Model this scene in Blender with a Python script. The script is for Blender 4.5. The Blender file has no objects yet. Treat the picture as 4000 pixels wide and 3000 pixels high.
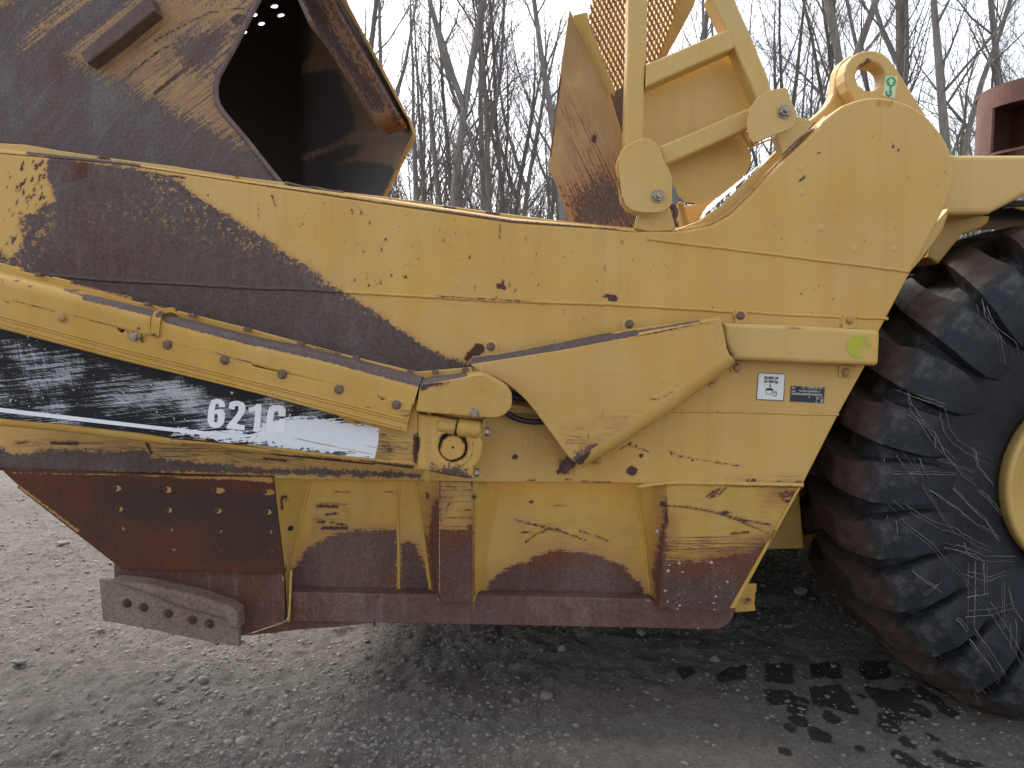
import bpy, bmesh, math, random
import numpy as np
from mathutils import Vector, Matrix
from mathutils.geometry import delaunay_2d_cdt, tessellate_polygon
random.seed(7); rng = np.random.default_rng(11)
S = bpy.context.scene
COL = S.collection
R = math.radians

# ------------------------------------------------------------------ camera
CAM_H = 1.61; PITCH = R(5.0); FPX = 1597.0
cam_d = bpy.data.cameras.new("camera"); cam = bpy.data.objects.new("camera", cam_d); COL.objects.link(cam)
cam_d.sensor_width = 36.0; cam_d.lens = 36.0 * FPX / 2212.0
cam_d.clip_start = 0.05; cam_d.clip_end = 600
cam.location = (0, 0, CAM_H); cam.rotation_euler = (R(90) - PITCH, 0, 0)
S.camera = cam

# ------------------------------------------------------------------ sky, sun, exposure
SUN_EL, SUN_AZ = 52.0, -28.0          # azimuth clockwise from +Y: bright cloud behind the machine, a little to the left
w = bpy.data.worlds.new("World"); S.world = w; w.use_nodes = True
nt = w.node_tree; nt.nodes.clear()
sky = nt.nodes.new('ShaderNodeTexSky'); sky.sky_type = 'NISHITA'; sky.sun_disc = False
sky.sun_elevation = R(SUN_EL); sky.sun_rotation = R(SUN_AZ); sky.air_density = 1.0; sky.dust_density = 3.0; sky.ozone_density = 1.0
hs = nt.nodes.new('ShaderNodeHueSaturation'); hs.inputs['Saturation'].default_value = 0.34
bg = nt.nodes.new('ShaderNodeBackground'); bg.inputs['Strength'].default_value = 0.15
wo = nt.nodes.new('ShaderNodeOutputWorld')
nt.links.new(sky.outputs[0], hs.inputs['Color']); nt.links.new(hs.outputs[0], bg.inputs[0]); nt.links.new(bg.outputs[0], wo.inputs[0])
sd = bpy.data.lights.new("sun", 'SUN'); sd.energy = 1.5; sd.angle = R(24); sd.color = (1.0, 0.965, 0.91)
sun = bpy.data.objects.new("sun", sd); COL.objects.link(sun)
a, e = R(SUN_AZ), R(SUN_EL)
sdir = Vector((math.sin(a) * math.cos(e), math.cos(a) * math.cos(e), math.sin(e)))
sun.rotation_euler = sdir.to_track_quat('Z', 'Y').to_euler(); sun.location = sdir * 30
S.view_settings.view_transform = 'Standard'; S.view_settings.look = 'None'
S.view_settings.exposure = 1.38; S.view_settings.gamma = 1.0; S.view_settings.use_curve_mapping = False
S.render.engine = 'CYCLES'
S.cycles.max_bounces = 6; S.cycles.diffuse_bounces = 4

# ------------------------------------------------------------------ coordinates measured off the photograph
CP, SP = math.cos(PITCH), math.sin(PITCH)
def W(u, v, Y):
    """photo point (2212 px wide frame) -> real point on the vertical plane at distance Y"""
    du = (u - 1106.0) / FPX; dv = (829.5 - v) / FPX
    ry = CP + dv * SP; rz = -SP + dv * CP
    t = Y / ry
    return (du * t, Y, CAM_H + rz * t)
def G(u, v):
    du = (u - 1106.0) / FPX; dv = (829.5 - v) / FPX
    ry = CP + dv * SP; rz = -SP + dv * CP
    t = -CAM_H / rz
    return (du * t, ry * t, 0.0)
def toframe(co):
    x = co[:, 0]; y = co[:, 1]; z = co[:, 2] - CAM_H
    f = y * CP - z * SP; up = y * SP + z * CP
    return np.stack([1106 + FPX * x / f, 829.5 - FPX * up / f], 1)
ZM = {'z1': (0, 0, 1000/2074), 'z2': (800, 0, 1000/2074), 'z3': (2000, 0, 1000/1843), 'z4': (3000, 0, 1000/1843),
      'z5': (0, 500, 1000/2074), 'z6': (1000, 700, 1000/2074), 'z7': (0, 1200, 1000/2074),
      'y1': (1400, 1350, 800/2042), 'y2': (1700, 1100, 1200/2212), 'y3': (2600, 1100, 900/1866), 'y4': (0, 1700, 1200/2212),
      'y5': (1000, 1800, 1000/2074), 'y6': (2000, 1800, 1200/2212), 'y7': (3000, 800, 1000/1508), 'y8': (3000, 1900, 1000/1508),
      'x2': (0, 1030, 1000/2212), 'x3': (700, 1500, 800/2212), 'x4': (2100, 0, 600/2212), 'x5': (2500, 500, 800/2212), 'x7': (2900, 1400, 400/2212)}
def f(k, *p):
    x0, y0, s = ZM[k]
    return [(0.553 * (x0 + x * s), 0.553 * (y0 + y * s)) for x, y in p]
def f1(k, x, y): return f(k, (x, y))[0]

# ------------------------------------------------------------------ shader helpers
class NT:
    def __init__(s, name):
        s.m = bpy.data.materials.new(name); s.m.use_nodes = True
        s.t = s.m.node_tree; s.t.nodes.clear()
        s.out = s.t.nodes.new('ShaderNodeOutputMaterial'); s.b = s.t.nodes.new('ShaderNodeBsdfPrincipled')
        s.t.links.new(s.b.outputs[0], s.out.inputs[0])
        s.tc = s.t.nodes.new('ShaderNodeTexCoord').outputs['Object']
    def put(s, inp, v):
        if isinstance(v, bpy.types.NodeSocket): s.t.links.new(v, inp)
        elif isinstance(v, (tuple, list)) and inp.type == 'RGBA': inp.default_value = (*v[:3], 1)
        else: inp.default_value = v
    def m_(s, op, a, b=0.0, c=None, clamp=False):
        n = s.t.nodes.new('ShaderNodeMath'); n.operation = op; n.use_clamp = clamp
        s.put(n.inputs[0], a); s.put(n.inputs[1], b)
        if c is not None: s.put(n.inputs[2], c)
        return n.outputs[0]
    def mix(s, f_, a, b, mode='MIX'):
        n = s.t.nodes.new('ShaderNodeMix'); n.data_type = 'RGBA'; n.blend_type = mode
        s.put(n.inputs[0], f_); s.put(n.inputs[6], a); s.put(n.inputs[7], b); return n.outputs[2]
    def noise(s, scale, detail=4.0, rough=0.55, vec=None, dist=0.0):
        n = s.t.nodes.new('ShaderNodeTexNoise'); n.inputs['Scale'].default_value = scale; n.inputs['Detail'].default_value = detail
        n.inputs['Roughness'].default_value = rough; n.inputs['Distortion'].default_value = dist
        s.t.links.new(vec if vec is not None else s.tc, n.inputs['Vector']); return n.outputs[0]
    def map(s, scale=(1, 1, 1), rot=(0, 0, 0), loc=(0, 0, 0), vec=None):
        n1 = s.t.nodes.new('ShaderNodeMapping'); n1.vector_type = 'TEXTURE'; n1.inputs['Rotation'].default_value = rot
        s.t.links.new(vec if vec is not None else s.tc, n1.inputs['Vector'])
        n2 = s.t.nodes.new('ShaderNodeMapping'); n2.inputs['Scale'].default_value = scale; n2.inputs['Location'].default_value = loc
        s.t.links.new(n1.outputs[0], n2.inputs['Vector']); return n2.outputs[0]
    def attr(s, name):
        n = s.t.nodes.new('ShaderNodeAttribute'); n.attribute_name = name; return n.outputs['Fac']
    def ramp(s, v, lo, hi):   # linear step
        n = s.t.nodes.new('ShaderNodeMapRange'); n.clamp = True
        s.put(n.inputs[0], v); s.put(n.inputs[1], lo); s.put(n.inputs[2], hi); return n.outputs[0]
    def bump(s, h, dist, strength=1.0):
        n = s.t.nodes.new('ShaderNodeBump'); n.inputs['Distance'].default_value = dist; n.inputs['Strength'].default_value = strength
        s.t.links.new(h, n.inputs['Height']); s.t.links.new(n.outputs[0], s.b.inputs['Normal'])
    def base(s, c): s.put(s.b.inputs['Base Color'], c)
    def rough(s, r): s.put(s.b.inputs['Roughness'], r)
    def metal(s, r): s.put(s.b.inputs['Metallic'], r)
    def spec(s, r): s.put(s.b.inputs['Specular IOR Level'], r)

YEL = (0.585, 0.366, 0.110); YEL2 = (0.550, 0.322, 0.078)
STEEL = (0.112, 0.076, 0.070); RUST = (0.105, 0.030, 0.016)
def worn(name, paint=YEL, paint2=YEL2, steel=STEEL, rust=RUST, ang=0.0, a1=0.035, a2=0.016, streak=0.0, scr_bias=0.0, speck=0.715, light=(0.17, 0.145, 0.145), halo=0.5, hw=0.022, pit=(0.22, 0.17, 0.15), wash=0.55, vrot=0.0, spc=0.32, hcol=None, wlo=0.42):
    n = NT(name)
    A = n.attr('wear'); rs = n.attr('rust'); sc = n.attr('scratch'); fl = n.attr('fleck')
    FI = n.attr('fine'); KF = n.attr('keepfine')
    n1 = n.noise(58, 6, 0.75); n2 = n.noise(230, 3, 0.65)
    v = n.map(scale=(4.5, 4.5, 210), rot=(0, ang, 0)); ns = n.noise(1.0, 3, 0.6, vec=v)
    v2 = n.map(scale=(13, 13, 400), rot=(0, ang + 0.16, 0)); ns2 = n.noise(1.0, 2, 0.5, vec=v2)
    we = n.m_('ADD', A, n.m_('MULTIPLY', n.m_('SUBTRACT', n1, 0.5), a1 * 2))
    we = n.m_('ADD', we, n.m_('MULTIPLY', n.m_('SUBTRACT', n2, 0.5), a2 * 2))
    if streak: we = n.m_('ADD', we, n.m_('MULTIPLY', n.m_('SUBTRACT', ns, 0.5), streak))
    # scratches, where the scratch attribute asks for them
    thr = n.m_('SUBTRACT', 0.80, n.m_('MULTIPLY', sc, 0.24))
    s1 = n.m_('SUBTRACT', ns, thr); s2 = n.m_('SUBTRACT', ns2, n.m_('ADD', thr, 0.015))
    brk = n.m_('MULTIPLY', n.m_('SUBTRACT', n.noise(9, 2), 0.5), 0.25)
    sm = n.m_('ADD', n.m_('MAXIMUM', s1, s2), brk)
    scm = n.m_('MULTIPLY', n.ramp(sm, 0.0, 0.03), n.ramp(sc, 0.02, 0.1))
    # small chips scattered over the paint
    vs = n.map(scale=(150, 150, 62)); nsp = n.noise(1.0, 1, 0.5, vec=vs); big = n.noise(2.3, 2)
    spm = n.ramp(n.m_('ADD', nsp, n.m_('MULTIPLY', n.m_('SUBTRACT', big, 0.5), 0.26)), speck + 0.075, speck + 0.09)
    jit = n.m_('ADD', n.m_('MULTIPLY', n.m_('SUBTRACT', n1, 0.5), 0.014), n.m_('MULTIPLY', n.m_('SUBTRACT', n2, 0.5), 0.014))
    fe = n.m_('ADD', FI, jit)
    mask = n.m_('MAXIMUM', n.ramp(we, -0.0015, 0.0015), n.ramp(fe, -0.001, 0.001))
    mask = n.m_('MULTIPLY', mask, n.m_('SUBTRACT', 1.0, n.ramp(n.m_('ADD', KF, jit), -0.001, 0.001)))
    mask = n.m_('MAXIMUM', mask, n.m_('MAXIMUM', n.m_('MULTIPLY', scm, 0.75), n.m_('MULTIPLY', spm, 0.9)))
    flk = n.m_('MULTIPLY', n.ramp(n.noise(70, 5, 0.7), 0.56, 0.60), n.ramp(fl, 0.1, 0.9))
    mask = n.m_('MULTIPLY', mask, n.m_('SUBTRACT', 1.0, n.m_('MULTIPLY', flk, 0.85)))
    # paint: faded and fresher patches, drips
    pv = n.noise(1.6, 5, 0.6); drip = n.noise(1.0, 4, 0.6, vec=n.map(scale=(9, 9, 1.2)))
    fade = n.ramp(n.m_('ADD', n.m_('MULTIPLY', pv, 0.6), n.m_('MULTIPLY', drip, 0.4)), 0.44, 0.60)
    pc = n.mix(fade, paint, paint2)
    fresh = n.ramp(n.noise(3.6, 7, 0.7), 0.54, 0.66)
    pc = n.mix(n.m_('MULTIPLY', fresh, 0.45), pc, (0.60, 0.36, 0.05))
    runs = n.ramp(n.noise(1.0, 4, 0.6, vec=n.map(scale=(26, 26, 1.6), loc=(4, 0, 1))), 0.55, 0.74)
    pc = n.mix(n.m_('MULTIPLY', runs, 0.22), pc, (0.36, 0.235, 0.115))
    dust = n.ramp(n.noise(2.4, 6, 0.65, vec=n.map(loc=(7, 2, 5))), 0.52, 0.70)
    pc = n.mix(n.m_('MULTIPLY', dust, 0.28), pc, (0.50, 0.40, 0.24))
    pc = n.mix(n.m_('MULTIPLY', n.noise(160, 2), 0.14), pc, (0.30, 0.22, 0.12))
    wsh = n.m_('MULTIPLY', n.m_('MULTIPLY', n.ramp(n.m_('ADD', n.m_('MULTIPLY', ns, 0.6), n.m_('MULTIPLY', n.noise(16, 5, 0.7), 0.4)), wlo, wlo + 0.18), n.ramp(sc, 0.05, 0.9)), wash)
    pc = n.mix(wsh, pc, (0.25, 0.145, 0.085))
    hz = n.m_('MULTIPLY', n.m_('MAXIMUM', n.ramp(we, -hw, 0.0), n.ramp(fe, -0.006, 0.0)), halo)
    pc = n.mix(hz, pc, hcol if hcol else n.mix(rs, (0.40, 0.20, 0.09), (0.22, 0.075, 0.028)))
    # bare metal
    rr = n.m_('ADD', rs, n.m_('MULTIPLY', n.m_('SUBTRACT', n.noise(7, 6, 0.65), 0.5), 1.3), clamp=True)
    st = n.mix(rr, steel, rust)
    st = n.mix(n.m_('MULTIPLY', n.ramp(n.noise(3.2, 5, 0.6, vec=n.map(scale=(1, 1, 0.5), loc=(3, 1, 2))), 0.50, 0.68), 0.55), st, light)
    st = n.mix(n.m_('MULTIPLY', n.ramp(n.noise(1, 4, 0.65, vec=n.map(scale=(34, 34, 5), loc=(2, 0, 7), rot=(0, vrot, 0))), 0.52, 0.72), 0.40), st, light)
    st = n.mix(n.ramp(n.noise(330, 2, 0.5), 0.62, 0.72), st, pit)
    st = n.mix(n.ramp(n.noise(90, 4, 0.7), 0.35, 0.62), n.mix(0.45, st, (0.02, 0.012, 0.01)), st)
    chip = n.m_('MULTIPLY', n.m_('MULTIPLY', n.ramp(fe, -0.004, 0.0), n.m_('SUBTRACT', 1.0, n.ramp(we, -0.004, 0.004))), n.ramp(rs, -0.26, -0.14))
    chip = n.m_('MAXIMUM', chip, n.m_('MULTIPLY', spm, n.m_('SUBTRACT', 1.0, n.ramp(we, -0.004, 0.004))))
    st = n.mix(n.m_('MULTIPLY', chip, 0.8), st, (0.060, 0.026, 0.018))
    n.base(n.mix(mask, pc, st)); n.spec(spc)
    n.rough(n.m_('ADD', n.m_('MULTIPLY', mask, 0.16), n.m_('ADD', 0.42, n.m_('MULTIPLY', n.noise(30, 3), 0.12))))
    h = n.m_('ADD', n.m_('MULTIPLY', mask, -0.7), n.m_('MULTIPLY', n.noise(14, 4), 0.9))
    h = n.m_('ADD', h, n.m_('MULTIPLY', n.noise(240, 2), n.m_('ADD', 0.15, n.m_('MULTIPLY', mask, 0.5))))
    n.bump(h, 0.0012, 0.8)
    return n.m
M = {}
M['paint'] = worn('worn_yellow_paint')
M['arm'] = worn('arm_yellow_paint', paint=(0.54, 0.325, 0.078), paint2=(0.49, 0.275, 0.048))
M['front'] = worn('faded_yellow_paint', paint=(0.58, 0.392, 0.135), paint2=(0.55, 0.355, 0.105), speck=0.72)
M['skirt'] = worn('skirt_yellow_paint', paint=(0.53, 0.335, 0.075), paint2=(0.47, 0.275, 0.042), steel=(0.100, 0.056, 0.048), rust=(0.150, 0.045, 0.020), light=(0.175, 0.120, 0.105), a1=0.03, streak=0.05, hw=0.07, halo=0.72)
M['rustplate'] = worn('rusted_plate', steel=(0.052, 0.028, 0.022), rust=(0.120, 0.031, 0.013), light=(0.072, 0.026, 0.016), pit=(0.10, 0.05, 0.035), a1=0.01, a2=0.004)
M['rub'] = worn('rubbing_strip', steel=(0.135, 0.080, 0.072), rust=(0.135, 0.046, 0.030), light=(0.27, 0.19, 0.165), a1=0.02)
M['cutter'] = worn('cutter_steel', steel=(0.245, 0.185, 0.150), rust=(0.19, 0.115, 0.090), light=(0.30, 0.24, 0.20))
M['apron'] = worn('apron_paint', paint=(0.47, 0.275, 0.090), paint2=(0.35, 0.19, 0.070), steel=(0.128, 0.098, 0.096), ang=-0.62, a1=0.13, a2=0.04, streak=0.24, speck=0.62, light=(0.215, 0.205, 0.208), wash=0.9, hw=0.09, vrot=0.7, wlo=0.36, hcol=(0.24, 0.15, 0.10), halo=0.7)
M['cavity'] = worn('shaded_cavity_paint', paint=(0.30, 0.145, 0.032), paint2=(0.21, 0.10, 0.025), steel=(0.017, 0.0075, 0.005), rust=(0.022, 0.008, 0.005), ang=-0.5, a1=0.06, light=(0.020, 0.009, 0.006), pit=(0.022, 0.010, 0.007), wash=0.3, hw=0.14, halo=0.92, hcol=(0.075, 0.032, 0.012))  # near-black metal tone stands for the shade inside the hollow
M['channel'] = worn('channel_paint', paint=(0.34, 0.15, 0.055), paint2=(0.22, 0.09, 0.04), steel=(0.055, 0.032, 0.034), rust=(0.09, 0.035, 0.02), ang=1.1, a1=0.12, streak=0.12)
M['slant'] = worn('shield_paint', paint=(0.41, 0.25, 0.095), paint2=(0.34, 0.195, 0.075), steel=(0.140, 0.085, 0.070), ang=1.12, a1=0.14, a2=0.05, streak=0.30, speck=0.72, hw=0.12, halo=0.8, wash=0.8)
M['shaded_yellow'] = worn('shaded_frame_paint', paint=(0.40, 0.25, 0.07), paint2=(0.34, 0.19, 0.04))  # darker copy of the yellow, shade put into the colour

def simple(name, c, rough=0.6, metal=0.0, var=0.25, scale=40, c2=None, bumpd=0.0, spec=0.5):
    n = NT(name)
    k = n.noise(scale, 5, 0.6)
    n.base(n.mix(n.ramp(k, 0.35, 0.65), c, c2 if c2 else tuple(x * (1 - var) for x in c)))
    n.rough(rough); n.metal(metal); n.spec(spec)
    if bumpd: n.bump(k, bumpd)
    return n.m
M['bolt_rust'] = simple('rusty_bolt', (0.12, 0.070, 0.050), 0.55, 0.25, c2=(0.21, 0.15, 0.105), scale=90, bumpd=0.002)
M['bolt_zinc'] = simple('zinc_bolt', (0.36, 0.35, 0.30), 0.38, 0.6, c2=(0.22, 0.16, 0.10), scale=110)
M['bolt_dark'] = simple('dark_rusty_bolt', (0.062, 0.036, 0.030), 0.6, 0.1, c2=(0.10, 0.055, 0.042), scale=90, bumpd=0.002)
M['bolt_paint'] = simple('painted_bolt', (0.46, 0.28, 0.10), 0.5, 0.0, c2=(0.30, 0.15, 0.06), scale=70)
M['bar'] = simple('worn_bar', (0.13, 0.085, 0.07), 0.6, 0.1, c2=(0.085, 0.05, 0.045), scale=30, bumpd=0.003)
M['rim_edge'] = simple('worn_rim', (0.16, 0.105, 0.09), 0.5, 0.1, c2=(0.10, 0.066, 0.066), scale=24, bumpd=0.002)
M['black'] = simple('black_rubber_hose', (0.012, 0.012, 0.014), 0.5, scale=60)
M['dark'] = simple('dark_steel_and_gap_shade', (0.02, 0.014, 0.011), 0.8, scale=20)  # also stands for the shade in small holes and gaps
M['stack'] = simple('rust_brown_exhaust', (0.140, 0.066, 0.046), 0.8, c2=(0.105, 0.048, 0.035), scale=12, bumpd=0.002)
M['white'] = simple('white_print', (0.80, 0.82, 0.85), 0.4, var=0.06)
M['ink'] = simple('black_print', (0.02, 0.022, 0.028), 0.4)
M['label_white'] = simple('label_white', (0.72, 0.74, 0.75), 0.4, var=0.08, scale=20)
M['label_grey'] = simple('label_silver', (0.42, 0.43, 0.44), 0.4, scale=160, c2=(0.16, 0.16, 0.17))
M['green'] = simple('green_print', (0.025, 0.33, 0.12), 0.4, var=0.1)
M['palegreen'] = simple('pale_green_label', (0.56, 0.66, 0.44), 0.4, var=0.1)
M['lime'] = simple('faded_lime_sticker', (0.42, 0.42, 0.018), 0.45, c2=(0.36, 0.37, 0.03), scale=25)
M['splash'] = simple('grey_paint_splash', (0.42, 0.40, 0.40), 0.6)
M['straw'] = simple('dry_stem', (0.24, 0.205, 0.18), 0.9, c2=(0.11, 0.09, 0.08), scale=22)
M['lit_pink'] = simple('up_lit_panel', (0.72, 0.52, 0.36), 0.6, var=0.12, scale=6)  # pale tone stands for light falling on the upturned panel
def mesh_mat():
    return simple('rusty_yellow_expanded_metal', (0.44, 0.255, 0.062), 0.55, c2=(0.33, 0.155, 0.035), scale=16)
M['mesh'] = mesh_mat()
# arm decal: black field, white field, scratches that let the white through
def decal_mat():
    n = NT('scratched_black_and_white_decal')
    A = n.attr('wear'); sc = n.attr('scratch')
    s1 = n.noise(1, 3, 0.6, vec=n.map(scale=(7, 7, 190), rot=(0, -0.10, 0)))
    s2 = n.noise(1, 3, 0.7, vec=n.map(scale=(210, 210, 22), rot=(0, -0.16, 0)))
    s3 = n.noise(1, 3, 0.7, vec=n.map(scale=(30, 30, 300), rot=(0, 0.30, 0)))
    pa = n.ramp(n.noise(5, 3), 0.42, 0.58)
    k = n.m_('ADD', n.m_('MULTIPLY', s1, 0.45), n.m_('ADD', n.m_('MULTIPLY', s3, 0.30), n.m_('MULTIPLY', n.m_('MULTIPLY', s2, pa), 0.20)))
    thr = n.m_('SUBTRACT', 0.585, n.m_('MULTIPLY', sc, 0.215))
    gr = n.ramp(k, thr, n.m_('ADD', thr, 0.11))
    wm = n.ramp(n.m_('ADD', A, n.m_('MULTIPLY', n.m_('SUBTRACT', n.m_('ADD', n.m_('MULTIPLY', s1, 0.6), n.m_('MULTIPLY', n.noise(60, 4), 0.4)), 0.5), 0.12)), -0.002, 0.002)
    m = n.m_('MAXIMUM', n.m_('MULTIPLY', gr, 0.60), wm)
    ys = n.ramp(n.noise(1, 2, 0.5, vec=n.map(scale=(3, 3, 120), rot=(0, 0.20, 0), loc=(5, 0, 3))), 0.665, 0.68)
    c = n.mix(m, (0.011, 0.012, 0.017), (0.70, 0.73, 0.78))
    c = n.mix(n.m_('MULTIPLY', ys, n.m_('MULTIPLY', wm, 0.8)), c, (0.34, 0.19, 0.06))
    sp = n.ramp(n.noise(55, 2), 0.71, 0.73)
    c = n.mix(sp, c, (0.62, 0.52, 0.36))
    n.base(c); n.rough(0.45); n.spec(0.22); return n.m
M['decal'] = decal_mat()
def tyre_mat():
    n = NT('dusty_black_rubber')
    rd = n.t.nodes.new('ShaderNodeVectorMath'); rd.operation = 'LENGTH'
    n.t.links.new(n.map(scale=(1, 0, 1)), rd.inputs[0]); r = rd.outputs['Value']
    brown = n.m_('ADD', n.ramp(r, 0.885, 0.935), n.m_('MULTIPLY', n.m_('SUBTRACT', n.noise(9, 5), 0.5), 0.9), clamp=True)
    c = n.mix(n.ramp(n.noise(4, 5, 0.6), 0.35, 0.7), (0.009, 0.011, 0.016), (0.022, 0.026, 0.034))
    grey = n.m_('MULTIPLY', n.ramp(r, 0.70, 0.93), n.ramp(n.noise(13, 6, 0.7), 0.50, 0.66))
    c = n.mix(n.m_('MULTIPLY', grey, 0.62), c, (0.140, 0.134, 0.132))
    c = n.mix(n.m_('MULTIPLY', brown, 0.80), c, n.mix(n.noise(20, 4), (0.020, 0.012, 0.009), (0.088, 0.050, 0.032)))
    c = n.mix(n.m_('MULTIPLY', n.ramp(n.noise(150, 3, 0.6), 0.60, 0.72), 0.22), c, (0.16, 0.15, 0.145))
    n.base(c); n.rough(n.m_('ADD', 0.52, n.m_('MULTIPLY', n.noise(30, 3), 0.25)))
    n.spec(0.28)
    n.bump(n.m_('ADD', n.noise(30, 6, 0.7), n.m_('MULTIPLY', n.noise(160, 3), 0.5)), 0.006, 0.7); return n.m
M['tyre'] = tyre_mat()
def ground_mat():
    n = NT('packed_gravel_dirt')
    wet = n.attr('wet')
    big = n.noise(0.9, 5, 0.6); mid = n.noise(7, 6, 0.7); fine = n.noise(60, 6, 0.75); vf = n.noise(260, 4, 0.7)
    c = n.mix(n.ramp(big, 0.35, 0.65), (0.310, 0.272, 0.234), (0.385, 0.347, 0.308))
    c = n.mix(n.m_('MULTIPLY', n.ramp(mid, 0.48, 0.64), 0.50), c, (0.215, 0.180, 0.150))
    c = n.mix(n.ramp(fine, 0.38, 0.66), n.mix(0.45, c, (0.07, 0.06, 0.05)), c)
    c = n.mix(n.m_('MULTIPLY', n.ramp(vf, 0.56, 0.66), 0.45), c, (0.44, 0.42, 0.40))
    c = n.mix(n.m_('MULTIPLY', n.ramp(n.noise(24, 6, 0.75), 0.50, 0.60), 0.40), c, (0.13, 0.12, 0.11))
    c = n.mix(n.m_('MULTIPLY', n.ramp(n.m_('ADD', wet, n.m_('MULTIPLY', n.m_('SUBTRACT', n.noise(35, 5, 0.7), 0.5), 0.8)), 0.34, 0.48), 0.9), c, (0.050, 0.036, 0.030))
    n.base(c); n.rough(0.95); n.spec(0.2)
    n.bump(n.m_('ADD', n.m_('MULTIPLY', fine, 0.7), n.m_('MULTIPLY', vf, 0.5)), 0.045, 1.0); return n.m
M['ground'] = ground_mat()
def stone_mat():
    n = NT('grey_gravel_stone')
    g = n.attr('tone')
    c = n.mix(g, (0.12, 0.115, 0.108), (0.35, 0.33, 0.305))
    c = n.mix(n.m_('MULTIPLY', n.noise(45, 5, 0.7), 0.6), c, (0.19, 0.16, 0.135))
    n.base(c); n.rough(0.9); n.bump(n.noise(120, 4, 0.7), 0.004); return n.m
M['stone'] = stone_mat()
def bark_mat(name, a_, b_, lich):
    n = NT(name)
    k = n.noise(1, 6, 0.7, vec=n.map(scale=(14, 14, 2.2)))
    c = n.mix(n.ramp(k, 0.35, 0.65), a_, b_)
    c = n.mix(n.m_('MULTIPLY', n.ramp(n.noise(2.3, 5, 0.7), 0.60, 0.70), lich), c, (0.36, 0.40, 0.30))
    n.base(c); n.rough(0.95); n.bump(k, 0.03); return n.m
M['bark'] = bark_mat('grey_bark', (0.140, 0.126, 0.114), (0.250, 0.236, 0.222), 0.7)
M['bark2'] = bark_mat('dark_bark', (0.085, 0.074, 0.066), (0.155, 0.142, 0.132), 0.4)
M['twig'] = bark_mat('twig_bark', (0.120, 0.102, 0.092), (0.185, 0.162, 0.148), 0.0)
M['brush'] = bark_mat('undergrowth_twigs', (0.150, 0.126, 0.112), (0.210, 0.182, 0.165), 0.0)
M['litter'] = simple('leaf_litter', (0.13, 0.095, 0.065), 0.95, c2=(0.08, 0.06, 0.045), scale=3)

# ------------------------------------------------------------------ mesh helpers
ROOT_LOC = Vector((0, 3.2, 0))
def link(me, name, mat, parent=None, loc=None, smooth=False):
    o = bpy.data.objects.new(name, me)
    if mat is not None and not len(me.materials): me.materials.append(mat)
    COL.objects.link(o)
    if loc is not None: o.location = loc
    if parent is not None:
        o.parent = parent
        if parent.type == 'EMPTY' and parent.get('category'):
            o.matrix_parent_inverse = Matrix.Translation(-Vector(parent.location))
    if smooth:
        me.polygons.foreach_set('use_smooth', [True] * len(me.polygons))
    return o
def mk(verts, faces, name='m'):
    me = bpy.data.meshes.new(name); me.from_pydata([tuple(v) for v in verts], [], faces); me.update(); return me

def in_poly(P, pts):
    x, y = P[:, 0], P[:, 1]; ins = np.zeros(len(P), bool); n = len(pts)
    for i in range(n):
        x1, y1 = pts[i]; x2, y2 = pts[(i + 1) % n]
        if y1 == y2: continue
        c = ((y1 > y) != (y2 > y)) & (x < (x2 - x1) * (y - y1) / (y2 - y1) + x1); ins ^= c
    return ins
def d_line(P, pts, closed):
    d = np.full(len(P), 1e9); n = len(pts)
    for i in range(n if closed else n - 1):
        a_ = np.array(pts[i]); b_ = np.array(pts[(i + 1) % n]); ab = b_ - a_; L = max(ab @ ab, 1e-12)
        t = np.clip(((P - a_) @ ab) / L, 0, 1); q = P - a_ - t[:, None] * ab
        d = np.minimum(d, np.hypot(q[:, 0], q[:, 1]))
    return d
def sdf(P, sh):
    k = sh[0]
    if k == 'p': d = d_line(P, sh[1], True); return np.where(in_poly(P, sh[1]), d, -d)
    if k == 'l': return sh[2] - d_line(P, sh[1], False)
    if k == 'c': return sh[3] - np.hypot(P[:, 0] - sh[1], P[:, 1] - sh[2])
    if k == 'e': return (1 - np.hypot((P[:, 0] - sh[1]) / sh[3], (P[:, 1] - sh[2]) / sh[4])) * min(sh[3], sh[4])
def paintattrs(me, spec):
    """bakes the wear of a part into its mesh: wear (m, + = bare), rust, scratch, fleck"""
    n = len(me.vertices); co = np.empty(n * 3); me.vertices.foreach_get('co', co); co = co.reshape(-1, 3)
    P = toframe(co); sc = co[:, 1] / FPX
    spec = spec or {}
    w_ = np.full(n, float(spec.get('base', -0.25))); fi = np.full(n, -0.05); kf = np.full(n, -0.05)
    def small(sh): return sh[0] == 'c' and sh[3] < 14 or sh[0] == 'l' and sh[2] < 13 or sh[0] == 'e' and min(sh[3], sh[4]) < 14
    for sh in spec.get('wear', []):
        if small(sh): fi = np.maximum(fi, sdf(P, sh) * sc)
        else: w_ = np.maximum(w_, sdf(P, sh) * sc)
    for sh in spec.get('keep', []):
        if small(sh): kf = np.maximum(kf, sdf(P, sh) * sc)
        else: w_ = np.minimum(w_, -sdf(P, sh) * sc)
    for sh in spec.get('wear2', []):
        if small(sh): fi = np.maximum(fi, sdf(P, sh) * sc)
        else: w_ = np.maximum(w_, sdf(P, sh) * sc)
    def put(nm, arr):
        at = me.attributes.new(nm, 'FLOAT', 'POINT'); at.data.foreach_set('value', arr.astype(np.float32))
    put('wear', w_); put('fine', fi); put('keepfine', kf)
    for nm in ('rust', 'scratch', 'fleck'):
        base = spec.get(nm + '0', 0.0); v = np.full(n, float(base))
        for it in spec.get(nm, []):
            sh, val = it[0], it[1]; soft = it[2] if len(it) > 2 else 25.0
            k = np.clip(sdf(P, sh) / soft + 0.5, 0, 1); v = v * (1 - k) + val * k
        put(nm, v)

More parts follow.
